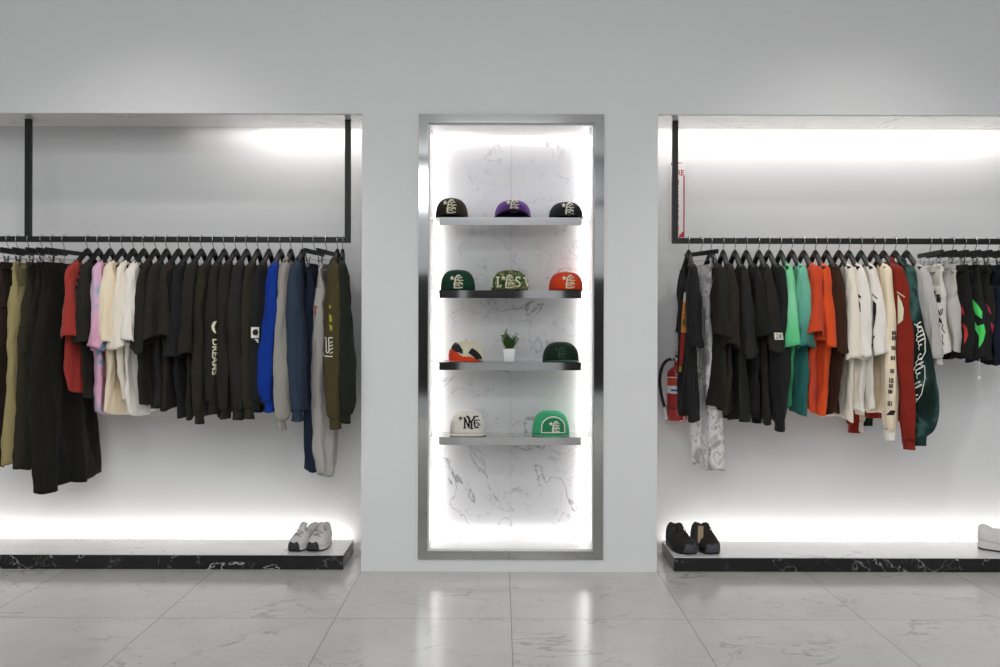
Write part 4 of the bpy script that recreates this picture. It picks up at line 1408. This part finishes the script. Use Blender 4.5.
lb = band('label', RB + .0008, hb * .50, hb * .80, PI * 1.02, PI * 1.98, M['white'], ex)
band('label_panel', RB + .0014, hb * .64, hb * .785, PI * 1.08, PI * 1.92, mat('orange_label', '#c8492a', rough=.5), lb)
band('label_mark', RB + .0016, hb * .54, hb * .58, PI * 1.25, PI * 1.5, mat('blue_mark', '#3b62a8', rough=.5), lb)
band('strap', RB + .001, hb * .225, hb * .25, 0, 2 * PI, M['rubber'], ex)
wire('strap_loop', [(-RB, -.004, hb * .238), (-.078, -.012, hb * .238)], .004, M['rubber'], ex, n=6)

YS = YB - .012
sg = thing('wall_sign', (PX(678, YS), YS, PZ(237.5, YS)), 'tall red and white fire sign on the wall behind the right rail post', 'sign')
sx0, sx1 = PX(670, YS) - PX(678, YS), PX(684.8, YS) - PX(678, YS)
sh = PZ(161.5, YS) - PZ(237.5, YS)
boxobj('panel', sx0, sx1, 0, .0105, 0, sh, M['white'], sg, bevel=.001)
def flat(name, polys, m, parent, y):
    bm = bmesh.new()
    for p in polys:
        vs = [bm.verts.new((x, y, z)) for x, z in p]
        bm.faces.new(vs)
    return bmlink(name, bm, m, parent)
i_ = .003
bt = .0085
flat('border', [[(sx0 + i_ + .004, i_), (sx0 + i_ + .004 + bt, i_), (sx0 + i_ + .004 + bt, sh * .80), (sx0 + i_ + .004, sh * .80)],
                [(sx1 - i_ - bt, .045), (sx1 - i_, .045), (sx1 - i_, sh * .82), (sx1 - i_ - bt, sh * .82)],
                [(sx1 - i_ - .045, i_), (sx1 - i_, i_), (sx1 - i_, .045 + .012), (sx1 - i_ - .008, .045)],
                [(sx0 + .004, sh - i_ - .018), (sx1 - i_ - .005, sh - i_), (sx0 + .004, sh - i_)],
                ], M['signred'], sg, -.0006)
w_ = sx1 - sx0
flat('lettering', fit(text_polys('FIRE', bold=.02), lambda u, v: (sx0 + .010 + u * (w_ - .018), sh - .085 + v * .035)), M['signred'], sg, -.0008)
flat('lettering', fit(text_polys('EXTINGUISHER', bold=.01), lambda u, v: (sx0 + .028 + (1 - v) * .026, .02 + (1 - u) * (sh * .72))), M['signred'], sg, -.0008)

# ------------------------------------------------------------------ lights
def area(name, loc, rot, sx_, sy_, power, color=(1, 1, 1), spread=None):
    l = bpy.data.lights.new(name, 'AREA'); l.shape = 'RECTANGLE'; l.size = sx_; l.size_y = sy_; l.energy = power; l.color = color
    if spread:
        l.spread = math.radians(spread)
    o = bpy.data.objects.new(name, l); COL.objects.link(o); o.location = loc; o.rotation_euler = rot
    return o


R = math.radians
WARM = (1.0, .965, .935)
COOL = (.975, .985, 1.0)
# shop ceiling lamps
for i, (x, y) in enumerate(((-2.6, 1.0), (0, 1.0), (2.6, 1.0), (-2.6, -1.6), (2.6, -1.6), (0, -1.6))):
    area('ceiling_lamp', (x, y, ZC - .03), (0, 0, 0), 1.5, 1.2, 39, COOL)
for x in (-1.95, 2.02, -3.9, 3.9):
    l = bpy.data.lights.new('downlight', 'SPOT'); l.energy = 62; l.spot_size = math.radians(84); l.spot_blend = 1; l.shadow_soft_size = .07; l.color = (1, .985, .96)
    o = bpy.data.objects.new('downlight', l); COL.objects.link(o); o.location = (x, 4.15, ZC - .04)
    o.rotation_euler = (R(20), 0, 0)
# added bluish panel behind the camera, for bright patches mirrored in the steel
area('added_back_panel_light', (-.6, YBACK + .12, 3.4), (R(90), 0, 0), 3.6, .6, 40, (.94, .97, 1.0))
# LED strips: light rows in the slots
def strip_up(x0, x1, z, p):
    area('led_strip', ((x0 + x1) / 2, YB - .052, z), (R(180), 0, 0), x1 - x0, .02, p * (x1 - x0), WARM)
def strip_down(x0, x1, z, p):
    area('led_strip', ((x0 + x1) / 2, YB - .095, z), (0, 0, 0), x1 - x0, .02, p * (x1 - x0), WARM)
strip_up(-4.3, PLX - .04, .045, 2.7)
strip_up(PRX + .04, 4.3, .045, 2.7)
strip_down(PX(262, YB), XL - .01, ZT + .03, 2.6)
strip_down(PX(228, YB), PX(262, YB), ZT + .03, 1.3)
strip_down(PX(190, YB), PX(228, YB), ZT + .03, .45)
strip_down(XR + .01, PX(1010, YB), ZT + .03, 2.8)
# niche
yl = YN - LG / 2
Pn = 2.7
area('led_strip', (IX0 + .002, yl, (IZ0 + IZ1) / 2), (0, R(-90), 0), IZ1 - IZ0 - .02, .02, Pn * (IZ1 - IZ0), WARM)
area('led_strip', (IX1 - .002, yl, (IZ0 + IZ1) / 2), (0, R(90), 0), IZ1 - IZ0 - .02, .02, Pn * (IZ1 - IZ0), WARM)
area('led_strip', ((IX0 + IX1) / 2, yl, IZ1 - .002), (0, 0, 0), IX1 - IX0 - .02, .02, Pn * .6 * (IX1 - IX0), WARM)
area('led_strip', ((IX0 + IX1) / 2, yl, IZ0 + .002), (R(180), 0, 0), IX1 - IX0 - .02, .02, Pn * .6 * (IX1 - IX0), WARM)

world = bpy.data.worlds.new('world'); scene.world = world
world.use_nodes = True
world.node_tree.nodes['Background'].inputs[0].default_value = (.8, .85, .9, 1)
world.node_tree.nodes['Background'].inputs[1].default_value = .1

# ------------------------------------------------------------------ camera
cd = bpy.data.cameras.new('camera'); cam = bpy.data.objects.new('camera', cd); COL.objects.link(cam)
cd.sensor_width = 36; cd.lens = F * 36 / 1000; cd.shift_y = -(333.5 - HY) / 1000
cam.location = (0, 0, H)
cam.rotation_euler = (R(90), -ROLL, 0)
scene.camera = cam
vs_ = scene.view_settings
vs_.view_transform = 'Standard'; vs_.look = 'None'; vs_.gamma = 1; vs_.use_curve_mapping = False
vs_.exposure = .12
try:
    scene.cycles.use_denoising = True
    scene.cycles.max_bounces = 10
    scene.cycles.transparent_max_bounces = 12
    scene.cycles.sample_clamp_indirect = 4
    scene.cycles.caustics_refractive = False
except Exception:
    pass
